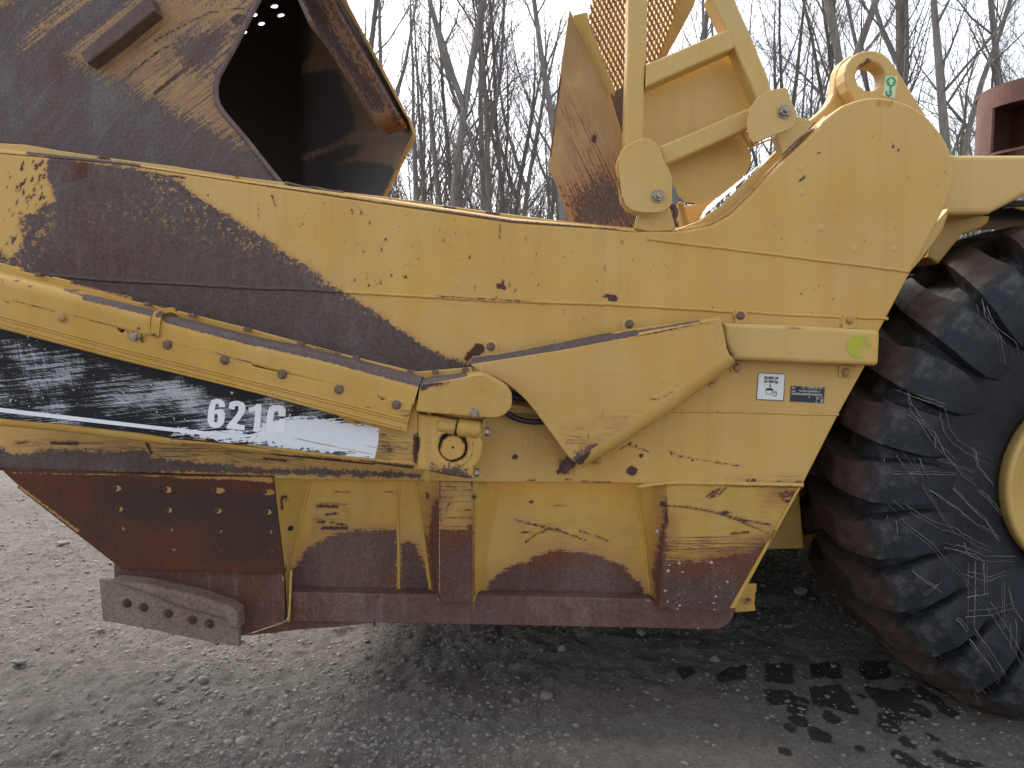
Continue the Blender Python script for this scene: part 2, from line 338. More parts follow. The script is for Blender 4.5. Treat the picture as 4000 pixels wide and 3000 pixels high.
def fill2d(outer, holes, step):
    O = np.array(outer); loops = [O] + [np.array(h) for h in holes]
    lo = O.min(0); hi = O.max(0)
    nx = int((hi[0] - lo[0]) / step) + 2; nz = int((hi[1] - lo[1]) / step) + 2
    gx = lo[0] + (np.arange(nx) - 0.37) * step; gz = lo[1] + (np.arange(nz) - 0.41) * step
    X, Z = np.meshgrid(gx, gz, indexing='ij'); P = np.stack([X.ravel(), Z.ravel()], 1)
    good = in_poly(P, O)
    for h in loops[1:]: good &= ~in_poly(P, h)
    d = np.full(len(P), 1e9)
    for l in loops: d = np.minimum(d, d_line(P, l, True))
    good &= d > 0.45 * step
    gi = good.reshape(nx, nz)
    cell = gi[:-1, :-1] & gi[1:, :-1] & gi[1:, 1:] & gi[:-1, 1:]
    idx = np.arange(nx * nz).reshape(nx, nz)
    ci, cj = np.nonzero(cell)
    quads = np.stack([idx[ci, cj], idx[ci + 1, cj], idx[ci + 1, cj + 1], idx[ci, cj + 1]], 1)
    used = np.zeros(nx * nz, bool); used[quads.ravel()] = True
    pc = np.zeros((nx + 1, nz + 1), bool); pc[1:-1, 1:-1] = cell
    # a node is on the ring if one of its 4 cells is missing
    ring = used.reshape(nx, nz) & ~(pc[:-1, :-1] & pc[1:, :-1] & pc[:-1, 1:] & pc[1:, 1:])
    keep = ring.ravel() | (good & ~used)
    kid = np.nonzero(keep)[0]; loc = -np.ones(nx * nz, int); loc[kid] = np.arange(len(kid))
    edges = []
    if len(quads):
        for (di, dj, ei, ej, ni, nj) in ((0, 0, 1, 0, 0, -1), (0, 1, 1, 1, 0, 1), (0, 0, 0, 1, -1, 0), (1, 0, 1, 1, 1, 0)):
            nb = pc[ci + 1 + ni, cj + 1 + nj]; m = ~nb
            aa = idx[ci[m] + di, cj[m] + dj]; bb = idx[ci[m] + ei, cj[m] + ej]
            edges += [(int(loc[p]), int(loc[q])) for p, q in zip(aa, bb)]
    pts = [tuple(P[i]) for i in kid]
    oloops = []
    for l in loops:
        s0 = len(pts); dens = []
        for i in range(len(l)):
            a_, b_ = l[i], l[(i + 1) % len(l)]; k = max(1, int(np.hypot(*(b_ - a_)) / step))
            dens += [tuple(a_ + (b_ - a_) * t / k) for t in range(k)]
        pts += dens; n = len(dens)
        edges += [(s0 + i, s0 + (i + 1) % n) for i in range(n)]; oloops.append(dens)
    r = delaunay_2d_cdt([Vector(p) for p in pts], edges, [], 0, 1e-7)
    V = np.array([(v.x, v.y) for v in r[0]]); F = np.array([f_ for f_ in r[2] if len(f_) == 3])
    C = V[F].mean(1); ok = in_poly(C, O)
    for h in loops[1:]: ok &= ~in_poly(C, h)
    i0 = np.clip(np.floor((C[:, 0] - gx[0]) / step).astype(int), 0, nx - 2); j0 = np.clip(np.floor((C[:, 1] - gz[0]) / step).astype(int), 0, nz - 2)
    ok &= ~cell[i0, j0]; F = F[ok]
    a_, b_, c_ = V[F[:, 0]], V[F[:, 1]], V[F[:, 2]]
    area = (b_[:, 0] - a_[:, 0]) * (c_[:, 1] - a_[:, 1]) - (b_[:, 1] - a_[:, 1]) * (c_[:, 0] - a_[:, 0])
    F = np.where(area[:, None] < 0, F[:, ::-1], F)
    uid = np.nonzero(used)[0]; mp = -np.ones(nx * nz, int); mp[uid] = np.arange(len(uid)) + len(V)
    V2 = np.concatenate([V, P[uid]]); faces = F.tolist() + (mp[quads].tolist() if len(quads) else [])
    return V2, faces, oloops
def offset_loop(L, d):
    """shrinks a CCW loop by d"""
    n = len(L); out = []
    for i in range(n):
        p0, p1, p2 = np.array(L[i - 1]), np.array(L[i]), np.array(L[(i + 1) % n])
        e1 = p1 - p0; e2 = p2 - p1; e1 /= max(np.hypot(*e1), 1e-9); e2 /= max(np.hypot(*e2), 1e-9)
        n1 = np.array([-e1[1], e1[0]]); n2 = np.array([-e2[1], e2[0]]); b = n1 + n2; L2 = b @ b
        b = b / max(L2, 0.6) * 2 if L2 > 1e-6 else n1
        out.append(tuple(p1 + b * d))
    return out
def ccw(L):
    s = 0
    for i in range(len(L)):
        s += L[i][0] * L[(i + 1) % len(L)][1] - L[(i + 1) % len(L)][0] * L[i][1]
    return L if s > 0 else L[::-1]
def plate(name, pts, Y, t, mat, parent, spec=None, bev=0.003, holes=(), step=0.02, label=None, seg=2):
    """a steel plate: outline measured at its front face, real thickness t, rounded front edge"""
    out = ccw([(W(u, v, Y)[0], W(u, v, Y)[2]) for u, v in pts])
    hs_ = [ccw([(W(u, v, Y)[0], W(u, v, Y)[2]) for u, v in h]) for h in holes]
    bev = min(bev, t * 0.45)
    face = offset_loop(out, bev); hf = [offset_loop(h, -bev) for h in hs_]
    V, F, _ = fill2d(face, hf, step)
    verts = [(x, Y, z) for x, z in V]; faces = [tuple(q) for q in F]
    def strips(Lout, sgn):
        n0 = []
        dens = []
        for i in range(len(Lout)):
            a_, b_ = np.array(Lout[i]), np.array(Lout[(i + 1) % len(Lout)]); k = max(1, int(np.hypot(*(b_ - a_)) / max(step, 0.02)))
            dens += [tuple(a_ + (b_ - a_) * q / k) for q in range(k)]
        rings = []
        # interpolate the inset loop the same way so that the bevel follows the outline
        ins = []
        Li = offset_loop(Lout, bev * sgn)
        for i in range(len(Lout)):
            a_, b_ = np.array(Li[i]), np.array(Li[(i + 1) % len(Li)]); L0 = np.array(Lout[(i + 1) % len(Lout)]) - np.array(Lout[i])
            k = max(1, int(np.hypot(*L0) / max(step, 0.02)))
            ins += [tuple(a_ + (b_ - a_) * q / k) for q in range(k)]
        for q in range(seg + 1):
            th = math.pi / 2 * q / seg; s_ = math.sin(th); c_ = 1 - math.cos(th)
            rings.append([(i_[0] + (o_[0] - i_[0]) * s_, Y + bev * c_, i_[1] + (o_[1] - i_[1]) * s_) for i_, o_ in zip(ins, dens)])
        rings.append([(o_[0], Y + t, o_[1]) for o_ in dens])
        b0 = len(verts); n = len(dens)
        for rg in rings: verts.extend(rg)
        for q in range(len(rings) - 1):
            for i in range(n):
                j = (i + 1) % n; f_ = (b0 + q * n + i, b0 + q * n + j, b0 + (q + 1) * n + j, b0 + (q + 1) * n + i)
                faces.append(f_[::-1] if sgn > 0 else f_)
        return
    strips(out, 1)
    for h in hs_: strips(h, -1)
    loops = [[Vector((x, z, 0)) for x, z in l] for l in [out] + hs_]
    flat = [(p.x, Y + t, p.y) for l in loops for p in l]; b0 = len(verts); verts.extend(flat)
    for tri in (tessellate_polygon(loops) if len(loops) < 3 else []): faces.append(tuple(b0 + i for i in tri))
    me = mk(verts, faces, name); paintattrs(me, spec)
    o = link(me, name, mat, parent)
    if label: o['label'] = label
    return o
def resample(pts, n):
    P = [np.array(p, float) for p in pts]; L = [0]
    for i in range(1, len(P)): L.append(L[-1] + np.hypot(*(P[i] - P[i - 1])[:2]))
    out = []
    for k in range(n):
        d = L[-1] * k / (n - 1); i = 1
        while i < len(L) - 1 and L[i] < d: i += 1
        q = (d - L[i - 1]) / max(L[i] - L[i - 1], 1e-9); out.append(P[i - 1] + (P[i] - P[i - 1]) * q)
    return out
def grid_mesh(rows, name, mat, parent, spec=None, smooth=True, caps=False):
    m = len(rows[0]); verts = [p for r_ in rows for p in r_]; faces = []
    for i in range(len(rows) - 1):
        for j in range(m - 1): faces.append((i * m + j, i * m + j + 1, (i + 1) * m + j + 1, (i + 1) * m + j))
    if caps:
        faces.append(tuple(range(m))); faces.append(tuple((len(rows) - 1) * m + j for j in reversed(range(m))))
    me = mk(verts, faces, name); paintattrs(me, spec); return link(me, name, mat, parent, smooth=smooth)
def roll(name, inner, outer, Yf, Yb, mat, parent, spec=None, ext=0.06, n=120, m=9):
    """the rolled edge of a cover: from the face line (at Yf) round to the outer line (at Yb) and on back"""
    A_ = resample(inner, n); B_ = resample(outer, n); rows = []
    for a_, b_ in zip(A_, B_):
        p = np.array(W(a_[0], a_[1], Yf)); q = np.array(W(b_[0], b_[1], Yb)); r_ = []
        for k in range(m + 1):
            th = math.pi / 2 * k / m; r_.append((p[0] + (q[0] - p[0]) * math.sin(th), Yf + (Yb - Yf) * (1 - math.cos(th)), p[2] + (q[2] - p[2]) * math.sin(th)))
        r_.append((q[0], Yb + ext, q[2])); rows.append(r_)
    return grid_mesh(rows, name, mat, parent, spec)
def patch(name, c, nu, nv, mat, parent, spec=None):
    """a flat or twisted sheet between four measured corners (u, v, Y), clockwise from top left"""
    P4 = [np.array(W(*q)) for q in c]; rows = []
    for i in range(nu + 1):
        s_ = i / nu; t_ = P4[0] + (P4[1] - P4[0]) * s_; b_ = P4[3] + (P4[2] - P4[3]) * s_
        rows.append([tuple(b_ + (t_ - b_) * j / nv) for j in range(nv + 1)])
    return grid_mesh(rows, name, mat, parent, spec, smooth=False)
def tube_geo(pts, rad, n=8, verts=None, faces=None):
    verts = [] if verts is None else verts; faces = [] if faces is None else faces
    P = [np.array(p, float) for p in pts]; b0 = len(verts); rr = rad if hasattr(rad, '__len__') else [rad] * len(P)
    for i, p in enumerate(P):
        d = P[min(i + 1, len(P) - 1)] - P[max(i - 1, 0)]; d /= max(np.linalg.norm(d), 1e-9)
        a_ = np.cross(d, (0.3, 1, 0.2)); a_ /= max(np.linalg.norm(a_), 1e-9); b_ = np.cross(d, a_)
        for k in range(n):
            th = 2 * math.pi * k / n; verts.append(tuple(p + (a_ * math.cos(th) + b_ * math.sin(th)) * rr[i]))
    for i in range(len(P) - 1):
        for k in range(n):
            j = (k + 1) % n; faces.append((b0 + i * n + k, b0 + (i + 1) * n + k, b0 + (i + 1) * n + j, b0 + i * n + j))
    faces.append(tuple(b0 + k for k in range(n))); faces.append(tuple(b0 + (len(P) - 1) * n + k for k in reversed(range(n))))
    return verts, faces
def tube(name, pts, rad, mat, parent, n=8, spec=None):
    v, f_ = tube_geo(pts, rad, n); me = mk(v, f_, name); paintattrs(me, spec); return link(me, name, mat, parent, smooth=True)
def weld(pts, Y, r, parent, spec=None, mat=None):
    P = resample(pts, max(8, int(sum(math.dist(pts[i], pts[i+1]) for i in range(len(pts)-1)) / 7)))
    w3 = [np.array(W(p[0], p[1], Y)) + np.array((0, 0.2 * r, random.uniform(-1, 1) * r * 0.22)) for p in P]
    return tube('weld_seam', w3, [r * 1.3 * random.uniform(0.85, 1.2) for _ in P], mat or M['paint'], parent, 7, spec)
def box(name, x0, x1, y0, y1, z0, z1, mat, parent, spec=None, bev=0.006):
    bm = bmesh.new(); bmesh.ops.create_cube(bm, size=1)
    for v in bm.verts: v.co = (x0 + (v.co.x + .5) * (x1 - x0), y0 + (v.co.y + .5) * (y1 - y0), z0 + (v.co.z + .5) * (z1 - z0))
    bmesh.ops.bevel(bm, geom=bm.edges[:], offset=bev, segments=2, affect='EDGES')
    me = bpy.data.meshes.new(name); bm.to_mesh(me); bm.free(); paintattrs(me, spec); return link(me, name, mat, parent)
# bolts: one mesh per kind, copied
def bolt_mesh(r, head, washer, stub, seg=6):
    verts, faces = [], []
    def cyl(r0, r1, y0, y1, n, ph=0.0, bevel=0.0):
        b0 = len(verts); rings = [(r0, y0)]
        if bevel: rings += [(r1, y1 + bevel), (r1 - bevel, y1)]
        else: rings += [(r1, y1)]
        for rr, yy in rings:
            for k in range(n): verts.append((rr * math.cos(ph + 2 * math.pi * k / n), yy, rr * math.sin(ph + 2 * math.pi * k / n)))
        for q in range(len(rings) - 1):
            for k in range(n):
                j = (k + 1) % n; faces.append((b0 + q * n + k, b0 + q * n + j, b0 + (q + 1) * n + j, b0 + (q + 1) * n + k))
        faces.append(tuple(b0 + (len(rings) - 1) * n + k for k in range(n)))
    if washer: cyl(r * 1.28, r * 1.28, 0, -washer, 18, 0, washer * 0.4)
    cyl(r, r, -washer, -washer - head, 6, 0.3, r * 0.14)
    if stub: cyl(r * 0.5, r * 0.46, -washer - head, -washer - head - stub, 12, 0, r * 0.08)
    me = mk(verts, faces, 'bolt'); return me
BM = {}
def bolt(u, v, Y, parent, kind='bolt_rust', r=0.0125, stub=0.0, rot=0.0, head=0.009, name='bolt', axis=None):
    key = (kind, round(r, 4), stub, head)
    if key not in BM:
        BM[key] = bolt_mesh(r, head, 0.0035, stub); BM[key].materials.append(M[kind])
    o = bpy.data.objects.new(name, BM[key]); COL.objects.link(o); o.parent = parent; o.location = W(u, v, Y)
    if parent.type == 'EMPTY' and parent.get('category'): o.matrix_parent_inverse = Matrix.Translation(-Vector(parent.location))
    o.rotation_euler = axis if axis else (0, rot, 0)
    return o
def text(name, body, u, v, Y, size_px, mat, parent, rot=0.0, off=0.0, sx=1.0, ext=0.0005, shear=0.0, align='CENTER'):
    cu = bpy.data.curves.new(name, 'FONT'); cu.body = body; cu.align_x = align; cu.align_y = 'CENTER'
    cu.size = size_px / 0.70 * Y / FPX; cu.offset = off; cu.extrude = ext; cu.shear = shear; cu.resolution_u = 3
    to = bpy.data.objects.new('tmp', cu); COL.objects.link(to)
    dg = bpy.context.evaluated_depsgraph_get(); me = bpy.data.meshes.new_from_object(to.evaluated_get(dg))
    bpy.data.objects.remove(to); bpy.data.curves.remove(cu)
    me.transform(Matrix.Translation(W(u, v, Y)) @ Matrix.Rotation(rot, 4, 'Y') @ Matrix.Rotation(R(90), 4, 'X') @ Matrix.Diagonal((sx, 1, 1, 1)))
    me.materials.clear(); paintattrs(me, {}); return link(me, name, mat, parent)
def circ(cx, cy, r, n=28, ry=None): return [(cx + r * math.cos(2 * math.pi * k / n), cy + (ry or r) * math.sin(2 * math.pi * k / n)) for k in range(n)]
def tag(o, label, cat=None, group=None, kind=None):
    if label: o['label'] = label
    if cat: o['category'] = cat
    if group: o['group'] = group
    if kind: o['kind'] = kind
    return o
def vnoise(x, y, sc, seed):
    r_ = np.random.default_rng(seed); Gd = r_.random((257, 257)); X = np.abs(x * sc + 1000.3) % 256; Y_ = np.abs(y * sc + 1000.7) % 256
    i = X.astype(int); j = Y_.astype(int); fx = X - i; fy = Y_ - j; fx = fx * fx * (3 - 2 * fx); fy = fy * fy * (3 - 2 * fy)
    return (Gd[i, j] * (1 - fx) + Gd[i + 1, j] * fx) * (1 - fy) + (Gd[i, j + 1] * (1 - fx) + Gd[i + 1, j + 1] * fx) * fy
#==BODY==
# ------------------------------------------------------------------ ground
def axis_vals(lo, hi, d, far, g=1.22):
    v = list(np.arange(lo, hi + d / 2, d)); s_ = d
    while v[-1] < far: s_ *= g; v.append(v[-1] + s_)
    s_ = d
    while v[0] > -far: s_ *= g; v.insert(0, v[0] - s_)
    return np.array(v)
def ground_h(x, y):
    h = (vnoise(x, y, 1.1, 1) - .5) * 0.05 + (vnoise(x, y, 3.1, 2) - .5) * 0.034 + (vnoise(x, y, 9, 3) - .5) * 0.024 + (vnoise(x, y, 24, 4) - .5) * 0.016 + (vnoise(x, y, 55, 5) - .5) * 0.012
    tr = np.exp(-((y - 2.75) / 0.45) ** 2) * (x > 0.1) * 0.6      # the packed wheel track is flatter
    return h * (1 - tr)
def build_ground():
    xs = axis_vals(-3.4, 2.9, 0.0145, 220); ys = axis_vals(2.1, 6.6, 0.0145, 220)
    X, Y_ = np.meshgrid(xs, ys, indexing='ij'); x = X.ravel(); y = Y_.ravel()
    near = np.clip(1.5 - np.maximum(np.abs(x) - 3, np.abs(y - 5) - 4) / 6, 0, 1)
    z = ground_h(x, y) * near - 0.012
    nx, ny = len(xs), len(ys); i, j = np.meshgrid(np.arange(nx - 1), np.arange(ny - 1), indexing='ij'); i = i.ravel(); j = j.ravel()
    F = np.stack([i * ny + j, (i + 1) * ny + j, (i + 1) * ny + j + 1, i * ny + j + 1], 1)
    me = bpy.data.meshes.new('ground'); me.vertices.add(len(x)); me.vertices.foreach_set('co', np.stack([x, y, z], 1).ravel())
    me.loops.add(F.size); me.loops.foreach_set('vertex_index', F.ravel()); me.polygons.add(len(F)); me.polygons.foreach_set('loop_start', np.arange(len(F)) * 4)
    me.update(calc_edges=True)
    pads = [f('y8', (-12, 1062), (70, 1055), (148, 1060), (145, 1165), (60, 1160), (-10, 1150)), f('y8', (250, 1040), (400, 1035), (432, 1060), (430, 1132), (258, 1128)),
            f('y8', (545, 1025), (700, 1030), (722, 1080), (700, 1130), (548, 1128)), f('y8', (-20, 1200), (120, 1200), (162, 1230), (160, 1290), (120, 1280), (0, 1278)),
            f('y8', (240, 1175), (430, 1180), (525, 1290), (535, 1340), (400, 1310), (270, 1270)), f('y8', (560, 1170), (740, 1195), (850, 1260), (880, 1330), (700, 1310), (640, 1280)),
            f('y6', (1830, 1480), (1990, 1480), (2015, 1520), (2000, 1600), (1840, 1590)), f('y6', (1540, 1490), (1680, 1490), (1680, 1575), (1500, 1580), (1470, 1550)),
            f('y6', (1180, 1500), (1290, 1470), (1320, 1530), (1230, 1560)), f('y8', (1000, 1560), (1150, 1600), (1280, 1640), (1180, 1655), (1050, 1620)),
            f('y8', (800, 1610), (930, 1640), (990, 1668), (840, 1660)), f('y8', (880, 1180), (1010, 1260), (980, 1290), (880, 1260)), f('y8', (120, 1255), (230, 1290), (215, 1350), (120, 1320))]
    small = [(random.uniform(3030, 3800), random.uniform(2700, 2960), random.uniform(8, 34)) for _ in range(26)]
    wet = np.full(len(x), -0.3); sel = (y < 6) & (np.abs(x) < 3.4) & (y > 2.0)
    P = np.stack([x[sel], y[sel]], 1); acc = np.full(sel.sum(), -1.0)
    for p in pads: acc = np.maximum(acc, sdf(P, ('p', [G(*q)[:2] for q in p])))
    for u, v, r_ in small:
        g_ = G(u * .553, v * .553); acc = np.maximum(acc, sdf(P, ('e', g_[0], g_[1], r_ * .0012, r_ * .0015)))
    wet[sel] = np.clip(acc / 0.05 + 0.5, -0.3, 1.1)
    at = me.attributes.new('wet', 'FLOAT', 'POINT'); at.data.foreach_set('value', wet.astype(np.float32))
    return tag(link(me, 'ground', M['ground'], smooth=True), 'packed grey gravel yard under and around the scraper', kind='structure')
build_ground()
def rock_variants(n):
    out = []
    for k in range(n):
        bm = bmesh.new(); bmesh.ops.create_icosphere(bm, subdivisions=1, radius=1)
        rs_ = np.random.default_rng(k + 50); sc = (rs_.uniform(.7, 1.3), rs_.uniform(.7, 1.3), rs_.uniform(.4, .8))
        for v in bm.verts:
            q = rs_.uniform(.72, 1.18); v.co = (v.co.x * sc[0] * q, v.co.y * sc[1] * q, v.co.z * sc[2] * q)
        V = np.array([v.co[:] for v in bm.verts]); F = np.array([[v.index for v in f_.verts] for f_ in bm.faces]); bm.free(); out.append((V, F))
    return out
ROCKS = rock_variants(8)
def build_gravel():
    N = 46000; VV, FF, TT = [], [], []; off = 0
    u = rng.random(N)
    # even in the picture rather than on the ground: more pebbles near the camera
    y = 2.25 + (rng.random(N) ** 1.7) * 6.5; x = rng.uniform(-1, 1, N) * (0.78 * y + 0.15)
    clump = vnoise(x, y, 1.7, 9) * 0.6 + vnoise(x, y, 6, 10) * 0.4
    keep = rng.random(N) < np.clip((clump - 0.22) * 2.6, 0.10, 1) * np.where((x > 0.2) & (y < 3.7), 0.22, 1); x, y, u = x[keep], y[keep], u[keep]
    s_ = 0.0028 + 0.0120 * u ** 5 + 0.0036 * rng.random(len(x)); s_ *= np.where(rng.random(len(x)) < 0.006, 2.2, 1)
    z = ground_h(x, y) - 0.012 - s_ * 0.10; ang = rng.uniform(0, 6.28, len(x)); tone = np.clip(rng.normal(0.38, 0.17, len(x)), 0, 1); kind = rng.integers(0, len(ROCKS), len(x))
    for k, (V, F) in enumerate(ROCKS):
        m = kind == k; n = m.sum(); ca, sa = np.cos(ang[m]), np.sin(ang[m])
        vx = V[None, :, 0] * ca[:, None] - V[None, :, 1] * sa[:, None]; vy = V[None, :, 0] * sa[:, None] + V[None, :, 1] * ca[:, None]; vz = np.repeat(V[None, :, 2], n, 0)
        P = np.stack([x[m][:, None] + vx * s_[m][:, None], y[m][:, None] + vy * s_[m][:, None], z[m][:, None] + vz * s_[m][:, None]], 2)
        VV.append(P.reshape(-1, 3)); FF.append((F[None] + (off + np.arange(n) * len(V))[:, None, None]).reshape(-1, 3)); TT.append(np.repeat(tone[m], len(V))); off += n * len(V)
    V = np.concatenate(VV); F = np.concatenate(FF); T = np.concatenate(TT); T = T * np.where(V[:, 0] > -0.5, 0.55, 1.0)  # shade under the machine put into the pebble tone on this side
    me = bpy.data.meshes.new('gravel'); me.vertices.add(len(V)); me.vertices.foreach_set('co', V.ravel()); me.loops.add(F.size)
    me.loops.foreach_set('vertex_index', F.ravel()); me.polygons.add(len(F)); me.polygons.foreach_set('loop_start', np.arange(len(F)) * 3); me.update(calc_edges=True)
    at = me.attributes.new('tone', 'FLOAT', 'POINT'); at.data.foreach_set('value', T.astype(np.float32))
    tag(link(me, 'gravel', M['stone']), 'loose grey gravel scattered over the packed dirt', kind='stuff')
build_gravel()
# the few stones big enough to single out
STONES = [(350, 1483-130, 'pale angular stone lying just below the cutter plate', 0.036, .9), (43, 1438, 'round dark stone by itself near the left edge of the yard', 0.030, .08),
          (595, 1360, 'dark flat stone beside the foot of the cutter plate', 0.030, .15), (1240, 1345, 'grey rounded stone in the shade under the bowl, nearest its middle', 0.036, .35),
          (1386, 1372, 'flat grey stone in the shade below the rubbing strip', 0.036, .4), (137, 1178, 'dark clod lying in the bright ground left of the rusted plate', 0.050, .05),
          (1215, 1402, 'small pale stone in the open shade below the bowl', 0.022, .5), (1728, 1285, 'grey stone beside the tyre in the deep shade', 0.038, .5)]
for k, (u, v, lab, r_, tn) in enumerate(STONES):
    V, F = ROCKS[k % len(ROCKS)]; bm = bmesh.new(); vs = [bm.verts.new(tuple(p * r_)) for p in V]
    for t_ in F: bm.faces.new([vs[i] for i in t_])
    bmesh.ops.subdivide_edges(bm, edges=bm.edges[:], cuts=1, use_grid_fill=True)
    for q in bm.verts: q.co *= 1 + random.uniform(-.04, .04)
    me = bpy.data.meshes.new('stone'); bm.to_mesh(me); bm.free()
    at = me.attributes.new('tone', 'FLOAT', 'POINT'); at.data.foreach_set('value', [tn] * len(me.vertices))
    p = G(u, v); o = link(me, 'stone', M['stone'], loc=(p[0], p[1], float(ground_h(np.array([p[0]]), np.array([p[1]]))[0]) + r_ * .15)); tag(o, lab, 'stone', 'larger stones on the yard')

# ------------------------------------------------------------------ the wood behind
def tree_geo(seed, H, r0, forks=2, lean=0.0, first=0.28):
    """trunk and branch geometry of one bare winter tree"""
    rs_ = random.Random(seed); tv, tf, bv, bf = [], [], [], []
    def path(p, d, L, n, wob, up):
        pts = [p.copy()]; d = d.copy()
        for _ in range(n):
            d = (d + np.array([rs_.gauss(0, wob), rs_.gauss(0, wob), up])); d /= np.linalg.norm(d); p = p + d * L / n; pts.append(p.copy())
        return pts, d
    def twig(p, d, L, r, lev):
        n = 4 if lev < 2 else 3; pts, _ = path(p, d, L, n, 0.16 if lev else 0.12, 0.10)
        tube_geo(pts, list(np.linspace(r, r * (0.35 if lev else 0.3), n + 1)), 5 if lev == 0 else 3, bv, bf)
        if lev >= 3: return
        k = (6, 4, 3)[lev]
        for i in range(k):
            q = 0.25 + 0.75 * (i + rs_.random()) / k; a_ = min(int(q * n), n - 1); fr = q * n - a_
            b = pts[a_] + (pts[a_ + 1] - pts[a_]) * fr; dd = pts[a_ + 1] - pts[a_]; dd /= np.linalg.norm(dd)
            s_ = np.array([rs_.gauss(0, 1) for _ in range(3)]); s_ -= dd * (s_ @ dd); s_ /= np.linalg.norm(s_)
            nd = dd * 0.80 + s_ * 0.62; nd /= np.linalg.norm(nd)
            twig(b, nd, L * rs_.uniform(0.34, 0.60) * (1.1 - 0.3 * q), max(r * 0.46 * (1.1 - 0.5 * q), 0.0042), lev + 1)
    stems = [(np.zeros(3), np.array([lean, rs_.gauss(0, .02), 1.0]), H, r0)]
    base, _ = path(np.array([0., 0., -0.3]), np.array([lean, 0, 1.0]), H, 14, 0.035, 0.05)
    all_ = [(base, r0)]
    for k in range(forks):
        i = rs_.randint(4, 8); s_ = rs_.choice((-1, 1)); pts, _ = path(base[i], np.array([s_ * rs_.uniform(.25, .5), rs_.gauss(0, .2), 1.0]), H - base[i][2], 9, 0.05, 0.07); all_.append((pts, r0 * 0.55))
    for si, (pts, r) in enumerate(all_):
        n = len(pts); rad = [max(r * (1 - 0.86 * i / (n - 1)), 0.012) for i in range(n)]
        if si == 0: rad[0] *= 1.35
        tube_geo(pts, rad, 8, tv, tf)
        nb = 15 if si == 0 else 8
        for i in range(nb):
            q = first + (1 - first) * (i + rs_.random()) / nb if si == 0 else 0.2 + 0.8 * (i + rs_.random()) / nb
            a_ = min(int(q * (n - 1)), n - 2); b = pts[a_] + (pts[a_ + 1] - pts[a_]) * (q * (n - 1) - a_); th = rs_.uniform(0, 6.283)
            sl = rs_.uniform(0.35, 0.85); d = np.array([math.cos(th) * sl, math.sin(th) * sl, 0.8]); d /= np.linalg.norm(d)
            twig(b, d, H * rs_.uniform(0.12, 0.26) * (1.15 - 0.6 * q), max(rad[a_] * 0.36, 0.010), 0)
    return (tv, tf), (bv, bf)
VARS = []
for k in range(9):
    H_ = random.uniform(13, 18); g_ = tree_geo(100 + k, H_, random.uniform(.11, .17), forks=(1, 2, 0)[k % 3], lean=random.uniform(-.06, .06), first=random.uniform(.2, .36))
    VARS.append((mk(*g_[0], 'trunk'), mk(*g_[1], 'branches'), g_))
TREE_N = 0
def place_tree(x, y, s_, rot, label, var=None, mat=None, group='bare trees of the wood behind the scraper'):
    global TREE_N
    k = TREE_N % len(VARS) if var is None else var; TREE_N += 1; t_, b_, _g = VARS[k]
    if not len(t_.materials): t_.materials.append(M['bark']); b_.materials.append(M['twig'])
    e_ = bpy.data.objects.new('bare_tree', None); COL.objects.link(e_); e_.location = (x, y, 0); e_.rotation_euler = (0, 0, rot); e_.scale = (s_, s_, s_)
    tag(e_, label, 'tree', group)
    for me, nm in ((t_, 'trunk'), (b_, 'branches')):
        o = bpy.data.objects.new(nm, me); COL.objects.link(o); o.parent = e_
        if nm == 'trunk' and mat:
            o.material_slots[0].link = 'OBJECT'; o.material_slots[0].material = mat
    return e_
# the trees that show singly, at their own places
NEAR = [(990, 22.0, 1.15, 0.0, 'thick lichen-spotted forked tree in the middle of the gap left of the tall shield', 1), (948+20, 27, 1.0, 1.2, 'grey tree directly left of the thick lichen-spotted forked one', 0),
        (905, 24, 0.95, 2.2, 'slim pale tree leaning left just right of the raised apron corner', 2), (1045, 23.5, 1.1, 3.9, 'straight grey tree right of the lichen-spotted forked one', 4),
        (1066, 26, 1.15, 5.0, 'thick grey tree in the right half of the gap between apron and shield', 3), (788, 20.5, 1.1, 0.7, 'dark tree whose trunk is cut off by the top corner of the apron', 5), (1135, 25, .95, 2.8, 'dark-barked tree left of the tall shield', 7),
        (1468, 23, .95, 1.9, 'slim tree seen between the two upper guard posts', 8), (1560, 27, 1.0, .4, 'tall grey tree behind the upper right guard post', 6), (1830, 20.5, 1.15, 2.4, 'big smooth tree rising straight above the lifting eye', 1),
        (1915, 21.5, 1.1, 4.0, 'forked tree just right of the lifting eye', 4), (1985, 22, 1.15, 5.5, 'thick pale tree between lifting eye and exhaust box', 3), (2060, 19.5, 1.1, 1.0, 'lichened grey tree rising behind the rusty exhaust box', 0),
        (2140, 20.5, 1.2, 3.0, 'thick tree directly above the rusty exhaust box', 5), (1735, 24, .95, 4.6, 'slim dark tree left of the lifting eye', 7), (2195, 24, 1.0, .2, 'bare tree at the right edge of the picture above the exhaust box', 2), (1225, 21.5, 1.0, 2.0, 'bare tree half hidden by the top tip of the tall shield', 8), (860, 29, 1.1, .3, 'bare tree close beside the right corner of the apron', 6)]
for u, d_, s_, rt, lab, vr in NEAR:
    x = W(u, 600, d_)[0]; place_tree(x, d_, s_, rt, lab or 'bare grey tree among others in the wood behind the scraper', vr, M['bark2'] if (lab and 'dark' in lab) else None, 'bare trees at the edge of the wood')
for k in range(82):
    y = 25 + 27 * (k / 82) ** 0.9 + random.uniform(-1, 1); half = 0.74 * y
    # mostly where the gaps over the machine are
    x = random.uniform(-.32, .74) * y
    place_tree(x, y, random.uniform(.72, 1.1), random.uniform(0, 6.28), 'bare grey tree deep in the wood behind the scraper', None, M['bark2'] if random.random() < .4 else None, 'bare trees deep in the wood')
